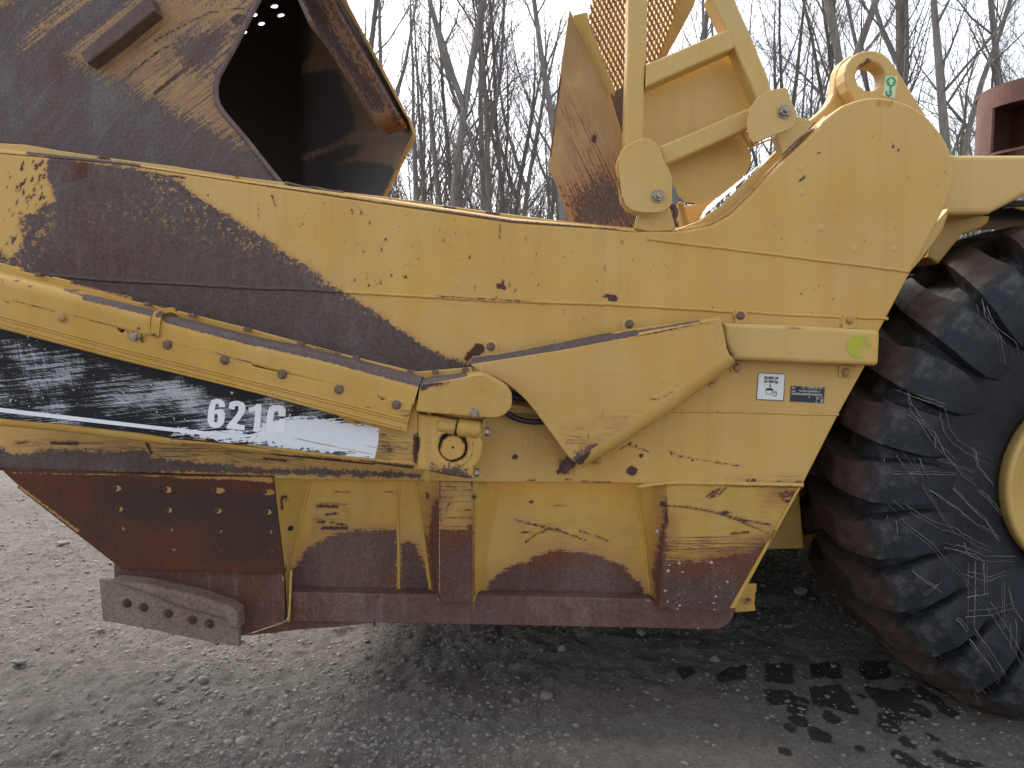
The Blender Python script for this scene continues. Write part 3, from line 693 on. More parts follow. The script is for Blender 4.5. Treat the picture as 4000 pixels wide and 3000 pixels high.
def far_wood():
    VV, FF, off = [], [], 0; r2 = np.random.default_rng(5)
    v, f_ = [], []
    for k in range(1500):
        y = r2.uniform(46, 92); x = r2.uniform(-.36, .78) * y; H = r2.uniform(9, 17) if k < 350 else r2.uniform(7.5, 12.5); r_ = r2.uniform(.05, .14); lean = r2.normal(0, .04); n = 4
        pts = [(x + lean * H * i / n + r2.normal(0, .10), y, H * i / n - .2) for i in range(n + 1)]
        tube_geo(pts, [r_ * (1 - .85 * i / n) for i in range(n + 1)], 3, v, f_)
        for b in range(11):
            q = r2.uniform(.2, .98); p = np.array([x + lean * H * q, y, H * q]); sx = r2.choice((-1, 1)) * r2.uniform(.2, .9); L = r2.uniform(.9, 3.0)
            p2 = p + np.array([sx * L * .6, r2.normal(0, .3), L * .8]); mid_ = (p + p2) / 2 + r2.normal(0, .12, 3)
            tube_geo([p, mid_, p2], [.030, .022, .012], 3, v, f_)
            tube_geo([mid_, mid_ + np.array([-sx * .5, 0, .9]) * r2.uniform(.5, 1)], [.018, .010], 3, v, f_)
    me = mk(v, f_, 'far_wood'); tag(link(me, 'far_wood', M['brush']), 'dense grey mass of bare trees far inside the wood', kind='stuff')
far_wood()
def undergrowth():
    r2 = np.random.default_rng(8); v, f_ = [], []
    for k in range(1800):
        y = r2.uniform(27, 55); x = r2.uniform(-.36, .78) * y; H = r2.uniform(1.5, 4.6) * (.62 + y / 90); p = np.array([x, y, -.1]); d = np.array([r2.normal(0, .13), r2.normal(0, .1), 1.0])
        q = [p, p + d * H * .5 + r2.normal(0, .08, 3), p + d * H + r2.normal(0, .2, 3)]; tube_geo(q, [.026, .017, .007], 3, v, f_)
        for b in range(3):
            s_ = q[1] + (q[2] - q[1]) * r2.uniform(0, .8); tube_geo([s_, s_ + np.array([r2.normal(0, .35), r2.normal(0, .3), r2.uniform(.3, .9)])], [.011, .006], 3, v, f_)
    me = mk(v, f_, 'undergrowth'); tag(link(me, 'undergrowth', M['brush']), 'thicket of thin brown saplings and brush at the foot of the wood', kind='stuff')
undergrowth()
# ------------------------------------------------------------------ the scraper
SCR = bpy.data.objects.new('wheel_scraper', None); COL.objects.link(SCR); SCR.location = ROOT_LOC
tag(SCR, 'yellow wheel tractor-scraper with a scratched black number band and rusted bowl skirt, parked on gravel', 'scraper')
YB = 2.75                                   # bowl side
P_ = lambda *a_: list(a_)
# --- bowl side
BOWL = [(-60, 322), (0, 330)] + f('z5', (400, 235), (1000, 292), (2074, 455)) + f('z6', (1000, 190), (2074, 348)) + [(1300, 493), (1370, 500)] \
     + f('x5', (380, 1118), (560, 1100), (780, 1052), (1000, 925), (1240, 690), (1560, 350), (1740, 180), (1920, 5)) \
     + f('z4', (400, 865), (480, 800), (545, 755), (620, 728), (690, 708), (750, 700), (830, 703), (900, 715), (1000, 748), (1080, 790), (1150, 845), (1200, 900), (1250, 965), (1290, 1030), (1315, 1090), (1330, 1150), (1336, 1210), (1333, 1280), (1322, 1350), (1310, 1400), (1275, 1490), (1200, 1640)) \
     + f('y7', (840, 400), (660, 740), (570, 960), (415, 1240)) + [(1735, 1047), (1440, 1047), (1377, 1046), (1106, 1044), (900, 1040), (660, 1038), (593, 1030), (300, 1022), (-60, 1016)]
dark = [(107, 338)] + f('z5', (1130, 338), (1250, 370), (1450, 430), (1520, 500), (1600, 560), (1720, 640), (1850, 700), (1960, 780), (2040, 850)) \
     + f('z6', (0, 430), (150, 540), (280, 640), (400, 700), (500, 760), (600, 860), (650, 895), (730, 935), (940, 1060), (1150, 1210), (1400, 1375), (1500, 1432), (1640, 1480), (1745, 1500), (1745, 1600)) \
     + [(880, 830), (345, 700), (-60, 620), (-60, 552)] + f('z5', (0, 1010), (60, 1060), (160, 1000), (190, 900), (160, 800), (170, 700), (300, 690), (330, 640), (440, 600), (430, 480), (380, 400))
c6 = lambda x, y, r_: ('c', *f1('z6', x, y), r_)
c2 = lambda x, y, r_: ('c', *f1('y2', x, y), r_)
bowl_wear = [('p', dark), ('p', f('z5', (500, 410), (550, 290), (640, 275), (710, 310), (700, 370), (580, 410), (520, 440))),
    ('e', *f1('y2', 1278, 120), 11, 8), ('e', *f1('y2', 1240, 105), 8, 4), c2(455, 30, 5), c2(495, 45, 4.5), c2(487, 12, 3.4), c2(575, 1262, 6.5), c2(955, 1318, 17), c2(930, 1345, 12), c2(980, 1290, 9), c2(885, 1373, 4.5),
    ('l', f('y2', (1205, 1235), (1275, 1185)), 4.2), c2(1420, 1362, 10.5), c2(1400, 1365, 7), c2(1403, 1166, 3.4), c2(1445, 1185, 2.6), c2(1483, 1252, 4.5), c2(1700, 1240, 3.2), c2(1850, 1285, 3.4), c2(1765, 1258, 2.6), c2(2030, 1300, 2.8), c2(2050, 1306, 2.6),
    ('l', f('y2', (1325, 1210), (1380, 1180), (1480, 1200), (1540, 1230)), 0.9), ('l', f('y2', (1680, 1210), (1760, 1255), (1860, 1275), (2070, 1310), (2212, 1330)), 0.9),
    c2(290, 510, 12), c2(320, 485, 11), c2(255, 530, 9), c2(230, 555, 6), c2(300, 470, 7),
    c6(1050, 490, 2.6), c6(825, 527, 2.3), c6(875, 587, 2), c6(1100, 780, 2.6), c6(1213, 793, 3), c6(912, 862, 3), c6(800, 820, 2), c6(1728, 633, 3.6), c6(1970, 865, 6), c6(2012, 882, 4), ('l', f('z6', (2000, 820), (2005, 870)), 2.2), ('l', f('z6', (2053, 830), (2058, 870)), 1.6),
    c6(1185, 0, 0), ('l', f('z6', (20, 190), (22, 330)), 1.0), ('l', f('z6', (775, 245), (782, 275)), 1.6), ('l', f('z6', (845, 245), (855, 290)), 1.3), ('l', f('z6', (1980, 360), (1975, 480)), 1.2), ('l', f('z6', (130, 130), (158, 215)), 1.2),
    ('e', *f1('z4', 365, 1102), 3.2, 2), ('l', f('z4', (222, 1310), (262, 1270)), 1.8), ('c', *f1('z4', 900, 1055), 3.4), ('c', *f1('z4', 937, 1080), 2.4), ('c', *f1('z4', 753, 986), 1.6), ('c', *f1('z4', 1280, 1240), 1.6),
    # lower flange left of the pivot: dark band
    ('p', f('y4', (-200, 105), (0, 100), (150, 145), (300, 112), (440, 102), (800, 118), (1050, 108), (1100, 165), (1500, 205), (2000, 245), (2212, 240)) + f('y5', (340, 60), (700, 75), (1100, 85), (1340, 115), (1330, 135), (800, 128), (400, 112), (0, 105)) + f('y4', (1400, 272), (0, 262), (-200, 262))),
    ('l', f('y4', (370, 55), (560, 60)), 3.4), ('l', f('y4', (100, 62), (220, 52)), 1.4), ('l', f('y4', (110, 45), (230, 45)), 1.0), ('l', f('y4', (1060, 60), (1090, 130)), 4), ('l', f('y4', (1900, 165), (2060, 185)), 2.4),
    ('l', f('y6', (110, 138), (170, 140)), 1.4), ('l', f('y6', (380, 136), (430, 138)), 1.5), ('l', f('y6', (500, 150), (720, 155)), 1.0), ('e', *f1('y6', 1735, 142), 13, 3), ('e', *f1('y6', 1920, 152), 7, 1.5), ('e', *f1('y6', 2070, 152), 8, 2.5),
    # worn edge at the roll
    ('l', [(280, 372), (400, 384)], 2.5)]
_r = random.Random(3)
for _ in range(95):                      # small slanting chips left of the bare band
    q = _r.random() ** .6; u = q * 104; v = _r.uniform(345, 552); L = _r.uniform(2, 9); bowl_wear.append(('l', [(u, v), (u - L * .45, v + L)], _r.uniform(1.0, 2.3) * (.6 + .6 * q)))
for _ in range(34):
    u = _r.uniform(560, 1350); v = _r.uniform(405 + (u - 560) * .13, 640 + (u - 560) * .1); L = _r.choice((0, 0, 2, 5, 11)); bowl_wear.append(('l', [(u, v), (u + L * .1, v + L)], _r.uniform(.8, 1.6)))
bowl_spec = dict(wear=bowl_wear, rust=[(('p', f('z5', (480, 430), (550, 280), (720, 275), (710, 400), (520, 450))), 1.3, 3), (('e', *f1('y2', 290, 510), 40, 30), 0.9, 10), (('e', *f1('y2', 950, 1320), 30, 30), .5, 10), (('p', [(-60, 1006), (0, 1006), (120, 1014), (120, 1030), (-60, 1030)]), .9, 8), (('p', f('z5', (450, 600), (800, 600), (1500, 1400), (450, 1200))), 0.25, 120)],
    fleck=[(('l', f('z5', (250, 560), (260, 760), (120, 1060)), 45), 0.9, 40), (('l', f('z5', (1250, 420), (1560, 640), (1900, 820), (2040, 930)), 26), 1.0, 30), (('l', f('z5', (750, 700), (1300, 700), (1700, 860)), 30), 0.55, 60), (('l', f('z6', (100, 560), (400, 740), (600, 870)), 11), 0.9, 16), (('l', f('z6', (700, 960), (1100, 1180)), 7), 0.8, 12)],
    scratch=[(('p', f('y4', (0, 0), (2212, 60), (2212, 260), (0, 100))), .9, 20), (('p', f('y6', (1450, 90), (2100, 90), (2100, 180), (1400, 170))), .5, 20)], rust0=-0.10)
plate('bowl_side', BOWL, YB, 0.05, M['paint'], SCR, bowl_spec, bev=0.010, step=0.006, seg=3, label='long yellow bowl side plate, worn to bare dark steel in a broad diagonal band')
# its rolled top edge with the bare worn line, and the notched strip standing behind it
rin = [(-60, 322), (0, 330)] + f('z5', (400, 235), (1000, 292), (2074, 455)) + f('z6', (1000, 190), (2074, 348)) + [(1300, 493), (1370, 500)]
rout = [(-60, 314), (0, 321)] + f('z5', (400, 212), (1000, 275), (2074, 434)) + f('z6', (1000, 152), (2074, 318)) + [(1300, 488), (1370, 495)]
top_line = [(-60, 316), (60, 327), (110, 334), (220, 346), (400, 376), (553, 395), (819, 433), (1106, 475), (1330, 494)]
roll('rolled_top_edge', rin, rout, YB, YB + 0.028, M['paint'], SCR, dict(wear=[('l', [(107, 338), (240, 356), (400, 382), (553, 401), (700, 422)], 3.6), ('l', [(700, 422), (819, 441), (1000, 464), (1106, 480), (1330, 498)], 4.2), ('l', [(60, 330), (300, 358)], 4.0)], base=-0.02, rust0=-.3), ext=0.11, n=400)
lipt = [(-60, 306), (0, 309)] + f('z1', (200, 1170), (430, 1210), (500, 1222), (800, 1265), (880, 1278), (1400, 1345), (1900, 1425), (2074, 1447)) \
     + f('z2', (130, 1413), (240, 1425), (600, 1470), (660, 1478), (760, 1510), (880, 1520), (1000, 1545), (1130, 1555), (1450, 1590), (1600, 1612), (1830, 1640)) + f('z6', (1200, 172), (1520, 212), (1870, 258), (2074, 285)) + [(1180, 473), (1300, 486), (1372, 492)]
plate('notched_back_strip', lipt + [(1372, 520), (-60, 345)], YB + 0.13, 0.03, M['front'], SCR, dict(wear=[('l', f('z2', (680, 1500), (920, 1545)), 4), ('l', f('z2', (960, 1545), (1110, 1562)), 3.5), ('l', f('z6', (1520, 225), (1620, 240)), 3), ('l', f('z6', (1875, 268), (1975, 285)), 3), ('l', f('z1', (790, 1275), (890, 1288)), 2.5), ('l', f('z6', (270, 45), (500, 90)), 3), ('l', f('z6', (540, 95), (700, 112)), 3), ('c', *f1('z6', 1090, 163), 3.5), ('c', *f1('z1', 1920, 1430), 2.5), ('l', [(500, 388), (620, 402)], .8)], base=-0.03, rust0=.8), bev=0.004, step=0.012)
tube('bent_strip_edge', [W(*p, YB + 0.12) for p in f('z2', (650, 1478), (740, 1500), (830, 1522), (900, 1520), (980, 1540), (1060, 1552), (1120, 1556))], 0.005, M['rim_edge'], SCR)
# seams
seam_spec = dict(wear=[('p', dark), ('l', f('y2', (0, 105), (700, 145)), 1.1)], rust0=-.1)
weld(f('x2', (430, 100), (900, 140), (1690, 182), (2212, 212)) + f('z6', (300, 888), (650, 908), (1100, 935), (1700, 968), (2074, 990)) + f('y2', (1200, 160), (2150, 215), (2155, 255)), YB, 0.0055, SCR, seam_spec)
weld(f('y3', (550, 300), (560, 240)) + f('y3', (655, 243), (900, 262), (1430, 288), (1422, 360)), YB, 0.0045, SCR)
weld(f('y3', (1540, 290), (1800, 300)), YB, 0.0045, SCR)
weld([(1399, 516), (1520, 531), (1660, 548), (1770, 562), (1963, 586)], YB, 0.0050, SCR)
weld(f('y2', (1660, 935), (2212, 940)) + f('y3', (400, 1052), (860, 1062), (1200, 1076), (1400, 1076)), YB, 0.0035, SCR)
weld([(1376, 1052), (1395, 1050), (1415, 1046), (1440, 1043), (1500, 1043), (1735, 1048)], YB - 0.002, 0.0065, SCR, dict(wear=[('l', [(1560, 1051), (1735, 1053)], 1.6)]))
for u, v in f('z4', (235, 1210), (243, 1385), (380, 1640)) + f('y7', (310, 137), (510, 260), (738, 258)):
    bm = bmesh.new(); bmesh.ops.create_uvsphere(bm, u_segments=16, v_segments=8, radius=1)
    for q in bm.verts: q.co = (q.co.x * .0135, q.co.y * .0024, q.co.z * .0135)
    me = bpy.data.meshes.new('weld_plug'); bm.to_mesh(me); bm.free(); paintattrs(me, {}); link(me, 'weld_plug', M['front'], SCR, loc=W(u, v, YB + 0.0005), smooth=True)
plate('frame_step_plate', f('z4', (1300, 1500), (1296, 1560), (1220, 1700), (1130, 1850)) + f('y7', (1060, 62), (1030, 150), (900, 330), (835, 400), (900, 200)), YB + 0.06, 0.04, M['front'], SCR, bev=.008)
text('stamped_number', '200 6648', *f1('z4', 845, 733), YB - 0.0006, 6.4, M['arm'], SCR, rot=R(2), ext=.0006)
text('stamped_number', '796 1128', *f1('z4', 833, 757), YB - 0.0006, 6.4, M['arm'], SCR, rot=R(2), ext=.0006)

# --- recessed skirt below the flange
skw = [('p', f('y5', (272, 930), (320, 850), (370, 790), (395, 715), (500, 660), (540, 640), (620, 595), (800, 562), (960, 570), (1143, 562), (1143, 1100), (272, 1100))),
       ('p', f('y5', (1172, 690), (1200, 660), (1245, 650), (1290, 700), (1330, 760), (1370, 850), (1400, 980), (1415, 1100), (1160, 1100), (1170, 800))),
       ('p', f('y5', (1860, 1100), (1890, 990), (1960, 920), (2074, 850)) + f('y6', (40, 735), (100, 735), (160, 690), (290, 650), (350, 632), (420, 655), (520, 655), (640, 690), (700, 720), (800, 750), (840, 810), (905, 860), (950, 930), (975, 1010), (0, 1000))),
       ('l', f('y5', (500, 368), (660, 372)), 3.0), ('l', f('y5', (510, 347), (730, 350)), 0.8), ('c', *f1('y5', 715, 360), 2), ('l', f('y5', (570, 435), (660, 425)), 2.6), ('l', f('y5', (500, 497), (555, 495)), 3), ('l', f('y5', (600, 500), (740, 520), (740, 550)), 2), ('l', f('y5', (540, 545), (720, 545)), 4),
       ('l', f('y6', (20, 420), (50, 435), (200, 465), (330, 495), (545, 580)), 1.1), ('l', f('y6', (100, 585), (180, 525), (260, 495), (345, 490)), 1.3), ('l', f('y6', (100, 450), (300, 500), (480, 548)), 1.0), ('l', f('y6', (485, 505), (550, 522)), 1.6), ('l', f('y6', (600, 540), (690, 578)), 1.4), ('e', *f1('y6', 137, 296), 5, 3), ('e', *f1('y6', 340, 323), 8, 1.6), ('l', f('y5', (640, 250), (770, 255)), .6), ('l', f('y5', (1040, 248), (1145, 260)), .9), ('e', *f1('y6', 95, 515), 8, 2)]
skr = [(('p', f('y6', (-40, 800), (100, 720), (300, 640), (700, 720), (850, 800), (840, 880), (700, 790), (300, 740), (100, 800))), 0.9, 14), (('p', f('y5', (350, 820), (560, 620), (1140, 540), (1140, 600), (600, 660), (420, 860))), .7, 14), (('p', f('y5', (600, 720), (840, 720), (840, 900), (1140, 900), (1140, 1000), (600, 1080))), 0.75, 60), (('p', f('y5', (1170, 650), (1300, 650), (1400, 900), (1300, 800))), .7, 20)]
sks = [(('p', f('y5', (480, 330), (780, 330), (780, 600), (430, 620))), 0.75, 10), (('p', f('y6', (0, 400), (900, 420), (900, 760), (0, 640))), 0.5, 20), (('p', f('y5', (780, 500), (1140, 500), (1140, 580), (780, 580))), .5, 10)]
skirt_spec = dict(wear=skw, rust=skr, scratch=sks, rust0=0.1)
YR = 2.86
def rp(pts): return pts
plate('recessed_panel', [(655, 1028), (905, 1030), (942, 1290), (620, 1288), (622, 1228)], YR, 0.012, M['skirt'], SCR, skirt_spec, bev=0, step=0.0065)
plate('recessed_panel', [(1075, 1032), (1385, 1036), (1412, 1300), (1028, 1298)], YR, 0.012, M['skirt'], SCR, skirt_spec, bev=0, step=0.0065)
fs = dict(wear=[('l', f('y5', (200, 300), (240, 290), (260, 310)), 2.6), ('l', f('y5', (205, 320), (210, 390)), 2.4)], rust0=1, scratch0=.1)
patch('recess_side', [(592, 1030, YB), (668, 1036, YR), (629, 1230, YR), (616, 1236, YB + .01)], 12, 30, M['skirt'], SCR, fs)
patch('recess_side', [(616, 1236, YB + .01), (629, 1230, YR), (627, 1292, YR - .02), (622, 1345, YB + .03)], 6, 12, M['skirt'], SCR, fs)
patch('recess_side', [(897, 1036, YR), (949, 1040, YB + .004), (949, 1301, YB + .004), (933, 1288, YR)], 12, 40, M['skirt'], SCR, dict(wear=[('p', f('y5', (1440, 330), (1495, 300), (1495, 1120), (1430, 1080), (1385, 700), (1410, 520))), ('l', f('y5', (1370, 590), (1395, 690)), 1.6), ('l', f('y5', (1385, 265), (1392, 300)), 3)], rust0=.7, scratch0=.35))
patch('recess_side', [(1021, 1040, YB + .004), (1083, 1036, YR), (1036, 1292, YR), (1021, 1302, YB + .004)], 12, 40, M['skirt'], SCR, dict(wear=[('l', f('y5', (1765, 260), (1765, 1100)), .8), ('e', *f1('y5', 1768, 297), 5, 5)], rust0=.8))
patch('recess_side', [(1377, 1040, YR), (1441, 1044, YB + .004), (1424, 1312, YB + .004), (1406, 1297, YR)], 12, 40, M['skirt'], SCR, dict(wear=[('p', f('y6', (1010, 780), (1060, 560), (1085, 430), (1100, 290), (1120, 290), (1120, 1100), (1040, 1100))), ('c', *f1('y6', 1085, 310), 7)], rust0=.6, scratch0=.15))
plate('rib_face', [(949, 1040), (1021, 1040), (1021, 1301), (950, 1301)], YB + .003, 0.012, M['skirt'], SCR, dict(wear=[('p', f('y5', (1440, 400), (1455, 330), (1490, 360), (1490, 560), (1600, 575), (1700, 560), (1745, 460), (1775, 560), (1775, 1200), (1430, 1200))), ('l', f('y5', (1480, 170), (1485, 300)), 3), ('l', f('y5', (1750, 170), (1770, 300)), 2), ('l', f('y5', (1500, 295), (1600, 297)), 1.0), ('l', f('y5', (1550, 205), (1620, 220)), 1.4), ('l', f('y5', (1490, 160), (1750, 165)), 1.6), ('l', f('y5', (1540, 400), (1560, 345), (1590, 345)), 1.2), ('e', *f1('y5', 1765, 297), 5, 5), ('l', f('y5', (1690, 400), (1755, 395)), 1.2)],
      rust=[(('p', f('y5', (1500, 560), (1780, 560), (1780, 700), (1500, 680))), .9, 12)], rust0=.45, scratch0=.62), bev=0.002, step=0.006)
plate('rear_skirt_plate', [(1441, 1046), (1736, 1046), (1577, 1317), (1424, 1311)], YB + .003, 0.012, M['skirt'], SCR, dict(wear=[('p', f('y6', (1108, 725), (1400, 722), (1460, 700), (1540, 682), (1700, 655), (1780, 620), (1880, 545), (1900, 560), (1560, 1100), (1060, 1080), (1000, 1000))), ('p', f('y6', (1020, 780), (1060, 560), (1090, 430), (1108, 440), (1115, 730), (1110, 1100), (1030, 1080))), ('l', f('y6', (1095, 235), (1100, 300), (1110, 450)), 4.5),
      ('l', f('y6', (1120, 325), (1250, 332), (1400, 358), (1500, 383), (1650, 420), (1860, 460)), 1.3), ('l', f('y6', (1500, 385), (1640, 435), (1850, 525)), .9), ('e', *f1('y6', 1535, 375), 10, 3.5), ('p', f('y6', (1880, 240), (1960, 222), (2050, 222), (2040, 262), (1960, 262))), ('e', *f1('y6', 1990, 290), 9, 4), ('l', f('y6', (1940, 268), (1960, 290)), 1.5),
      ('l', f('y6', (1400, 262), (1455, 215)), 1.4), ('l', f('y6', (1425, 270), (1480, 205)), 1.4), ('l', f('y6', (1450, 262), (1500, 200)), 1.2), ('l', f('y6', (1485, 245), (1545, 190)), 1.3), ('l', f('y6', (1560, 178), (2080, 190)), 1.1), ('l', f('y6', (1580, 525), (1700, 515)), 1.6), ('l', f('y6', (1640, 425), (1850, 460)), 1.2), ('l', f('y6', (1870, 545), (1905, 490)), 2.2)],
      rust=[(('p', f('y6', (1110, 640), (1500, 640), (1880, 560), (1700, 760), (1110, 800))), 1.1, 16), (('p', f('y6', (1120, 860), (1640, 880), (1560, 1060), (1120, 1060))), -.2, 30)], rust0=.7, scratch=[(('p', f('y6', (1110, 540), (1900, 480), (1700, 760), (1110, 740))), 0.95, 10), (('p', f('y6', (1120, 200), (2000, 200), (1900, 540), (1120, 560))), .35, 10)]), bev=0.002, step=0.006)
plate('rear_edge_flange', f('y6', (2075, 170), (2095, 165), (1640, 1000), (1610, 1060), (1570, 1066), (1590, 1030)), YB - .004, 0.06, M['skirt'], SCR, dict(wear=[('l', f('y6', (1895, 500), (1850, 590)), 1.6)], rust0=.5), bev=.003)
# seams on the skirt
def sw(p, Y=YR, r=.0035, spec=None): weld(p, Y, r, SCR, spec, M['skirt'])
sw([(668, 1040), (649, 1130), (630, 1227)], YR - .001, .005); sw([(629, 1232), (624, 1342)], YB + .028, .0038)
sw(f('y5', (1160, 195), (1150, 440), (1155, 700), (1158, 1075)), YR, .0045); sw(f('y5', (1290, 170), (1350, 560), (1420, 1082)), YR - .001, .005)
sw(f('y5', (1980, 185), (1880, 660), (1800, 1100)), YR, .005); sw(f('y6', (905, 185), (920, 360), (960, 640), (1000, 990)), YR, .005)
sw(f('y5', (270, 1075), (700, 1078), (1150, 1090), (1420, 1085)), YR - .012, .004, dict(base=.2, rust0=.3)); sw(f('y5', (1810, 1095), (2074, 1100)) + f('y6', (400, 985), (700, 990), (1000, 998)), YR - .012, .004, dict(base=.2, rust0=.2))
tube('drain_hole', [W(*f1('y5', 276, 550), YB + .045), tuple(np.array(W(*f1('y5', 276, 550), YB + .045)) + np.array((.003, .012, 0)))], .0085, M['dark'], SCR, n=16)  # dark plug painted in place of a shaded hole
# rubbing strip along the foot
plate('rubbing_strip', [(618, 1279), (930, 1284), (1406, 1294), (1424, 1306), (1587, 1316), (1585, 1330), (1578, 1343), (1566, 1354), (1550, 1360), (1106, 1351), (900, 1347), (622, 1343)], YB + .045, 0.05, M['rub'], SCR, dict(base=.2, rust=[(('p', f('y5', (240, 1100), (760, 1100), (760, 1310), (240, 1310))), .85, 30), (('p', f('y6', (200, 1080), (900, 1090), (900, 1200), (100, 1190))), .9, 50)], rust0=.35, keep=[('l', f('y6', (960, 1000), (1030, 1020)), 1.2), ('l', f('y6', (1120, 1058), (1580, 1068)), .6)]), bev=.004, step=.008, label='dark rusty rubbing strip along the foot of the bowl')
# front left wear plate with its bolts
crs = []
ROWS = [((828, 380), (1190, 388), (1545, 393), (1905, 405)), ((850, 528), (1205, 536), (1560, 540), (1920, 550)), ((868, 670), (1220, 675), (1575, 687), (1935, 693)), ((895, 805), (1245, 818), (1585, 828), (1945, 832))]
keep = []
for ri, row in enumerate(ROWS):
    for ci, (x, y) in enumerate(row):
        k_ = 1.0 - .2 * ri
        if ri == 3 and ci == 0: continue
        keep.append(('e', *f1('y4', x + (32 if (ci > 1 and ri == 0) else 20) * k_, y + 5), 10 * k_ * (1.25 if ci > 1 and ri == 0 else .68), 6.2 * k_))
keep += [('p', f('y4', (1000, 290), (1500, 300), (1960, 300), (1975, 345), (1700, 320), (1300, 308))), ('l', f('y4', (130, 365), (300, 490), (560, 690)), 2.6), ('l', f('y4', (90, 272), (900, 285), (1400, 300)), .8)]
plate('front_wear_plate', f('y4', (-220, 245), (0, 248), (600, 258), (1200, 285), (1966, 297), (1985, 440), (2045, 996), (880, 966), (815, 918), (118, 375), (128, 362), (0, 240), (-220, 60)), YB - .004, 0.03, M['rustplate'], SCR,
      dict(base=.2, keep=keep, rust0=.85, rust=[(('p', f('y4', (700, 340), (2000, 420), (2000, 640), (1300, 640), (760, 560))), -.25, 45), (('p', f('y4', (1500, 640), (2000, 640), (2000, 900), (1500, 900))), .1, 45), (('p', f('y4', (1500, 290), (1970, 300), (1990, 420), (1700, 400))), 1.3, 12), (('p', f('y4', (500, 560), (700, 560), (800, 760), (600, 700))), .2, 30)]), bev=.003, step=.0065, label='dark red-brown rusted wear plate with rows of bolts')
plate('lower_wear_plate', f('y4', (818, 900), (2047, 980), (2052, 1340), (1745, 1445), (1500, 1300), (822, 1045)), YB + .02, 0.03, M['rub'], SCR, dict(base=.2, rust0=.75, rust=[(('l', f('y4', (950, 1050), (1400, 1110), (1700, 1200), (1750, 1400)), 10), -.6, 14)], keep=[('l', f('y4', (1660, 1215), (1715, 1260), (1740, 1360)), 1.2), ('l', f('y4', (2030, 1010), (2042, 1040)), 3)]), bev=.003, step=.015)
for ri, row in enumerate(ROWS):
    for ci, (x, y) in enumerate(row):
        u, v = f1('y4', x, y)
        if ri == 3 and ci < 2: continue
        bolt(u, v, YB - .003, SCR, 'bolt_dark', r=.0072 - .0006 * ri, head=.003, stub=.004, rot=ci)
plate('cutter_heel', f('y4', (1745, 1447), (2052, 1345), (2212, 1338), (2700, 1345), (2700, 1352), (2400, 1385), (2212, 1395), (1900, 1432)), YB + .07, .03, M['rub'], SCR, dict(base=.2, rust0=.7, keep=[('l', f('y4', (1800, 1428), (2040, 1356)), 1.4)]), bev=.003)
plate('cutting_edge_plate', f('y4', (712, 1040), (870, 1052), (1640, 1235), (1716, 1290), (1722, 1525), (1400, 1470), (1180, 1418), (738, 1336)), YB - .075, .022, M['cutter'], SCR, dict(base=.2, rust0=.2), bev=.004, step=.02, label='greyish side cutter plate bolted to the lower front corner')
plate('cutter_block', f('y4', (790, 1052), (1000, 1070), (1400, 1152), (1640, 1233), (1705, 1280), (1716, 1400), (1645, 1402), (1622, 1335), (1300, 1250), (1000, 1130)), YB - .098, .07, M['cutter'], SCR, dict(base=.2, rust0=.6), bev=.016, step=.02, seg=3)
for x, y in ((915, 1208), (1035, 1238), (1210, 1283), (1385, 1330), (1508, 1357)):
    u, v = f1('y4', x, y); bolt(u, v, YB - .076, SCR, 'bolt_dark', r=.0135, head=.009, stub=.008, rot=x)
V_ = []
# unseen body of the bowl behind the side plate, added to block light
box('bowl_floor', -.86, .90, 2.95, 5.60, .40, .46, M['rub'], SCR, dict(base=.2, rust0=.8))
box('far_bowl_side', -.95, 1.2, 5.60, 5.66, .15, 1.75, M['shaded_yellow'], SCR, {})
_e = [W(u - 14, v, 2.8) for u, v in ((2030, 470), (1967, 589), (1901, 714), (1868, 794), (1740, 1040), (1577, 1300))]
grid_mesh([[(x, 2.80, z) for x, _, z in _e], [(x, 5.6, z) for x, _, z in _e]], 'bowl_rear_wall', M['shaded_yellow'], SCR, {}, smooth=False)
# what shows between bowl and tyre
plate('rear_cross_frame', [(1560, 990), (1765, 990), (1758, 1187), (1600, 1189)], 3.75, .2, M['shaded_yellow'], SCR, {}, bev=.02)
plate('rear_support_beam', [(1650, 1040), (1725, 1035), (1738, 1186), (1650, 1188)], 3.2, .1, M['shaded_yellow'], SCR, {}, bev=.01)
# small step bracket at the foot
plate('tail_bracket', f('y6', (1680, 885), (1762, 888), (1760, 945), (1640, 1005), (1640, 960)), YB + .10, .012, M['skirt'], SCR, dict(scratch0=.2), bev=.002)
plate('tail_bracket', f('y6', (1640, 1000), (1755, 940), (1745, 1035), (1752, 1045), (1755, 1082), (1610, 1092), (1610, 1040)), YB + .12, .05, M['skirt'], SCR, dict(wear=[('e', *f1('y6', 1690, 1010), 12, 7)]), bev=.003)

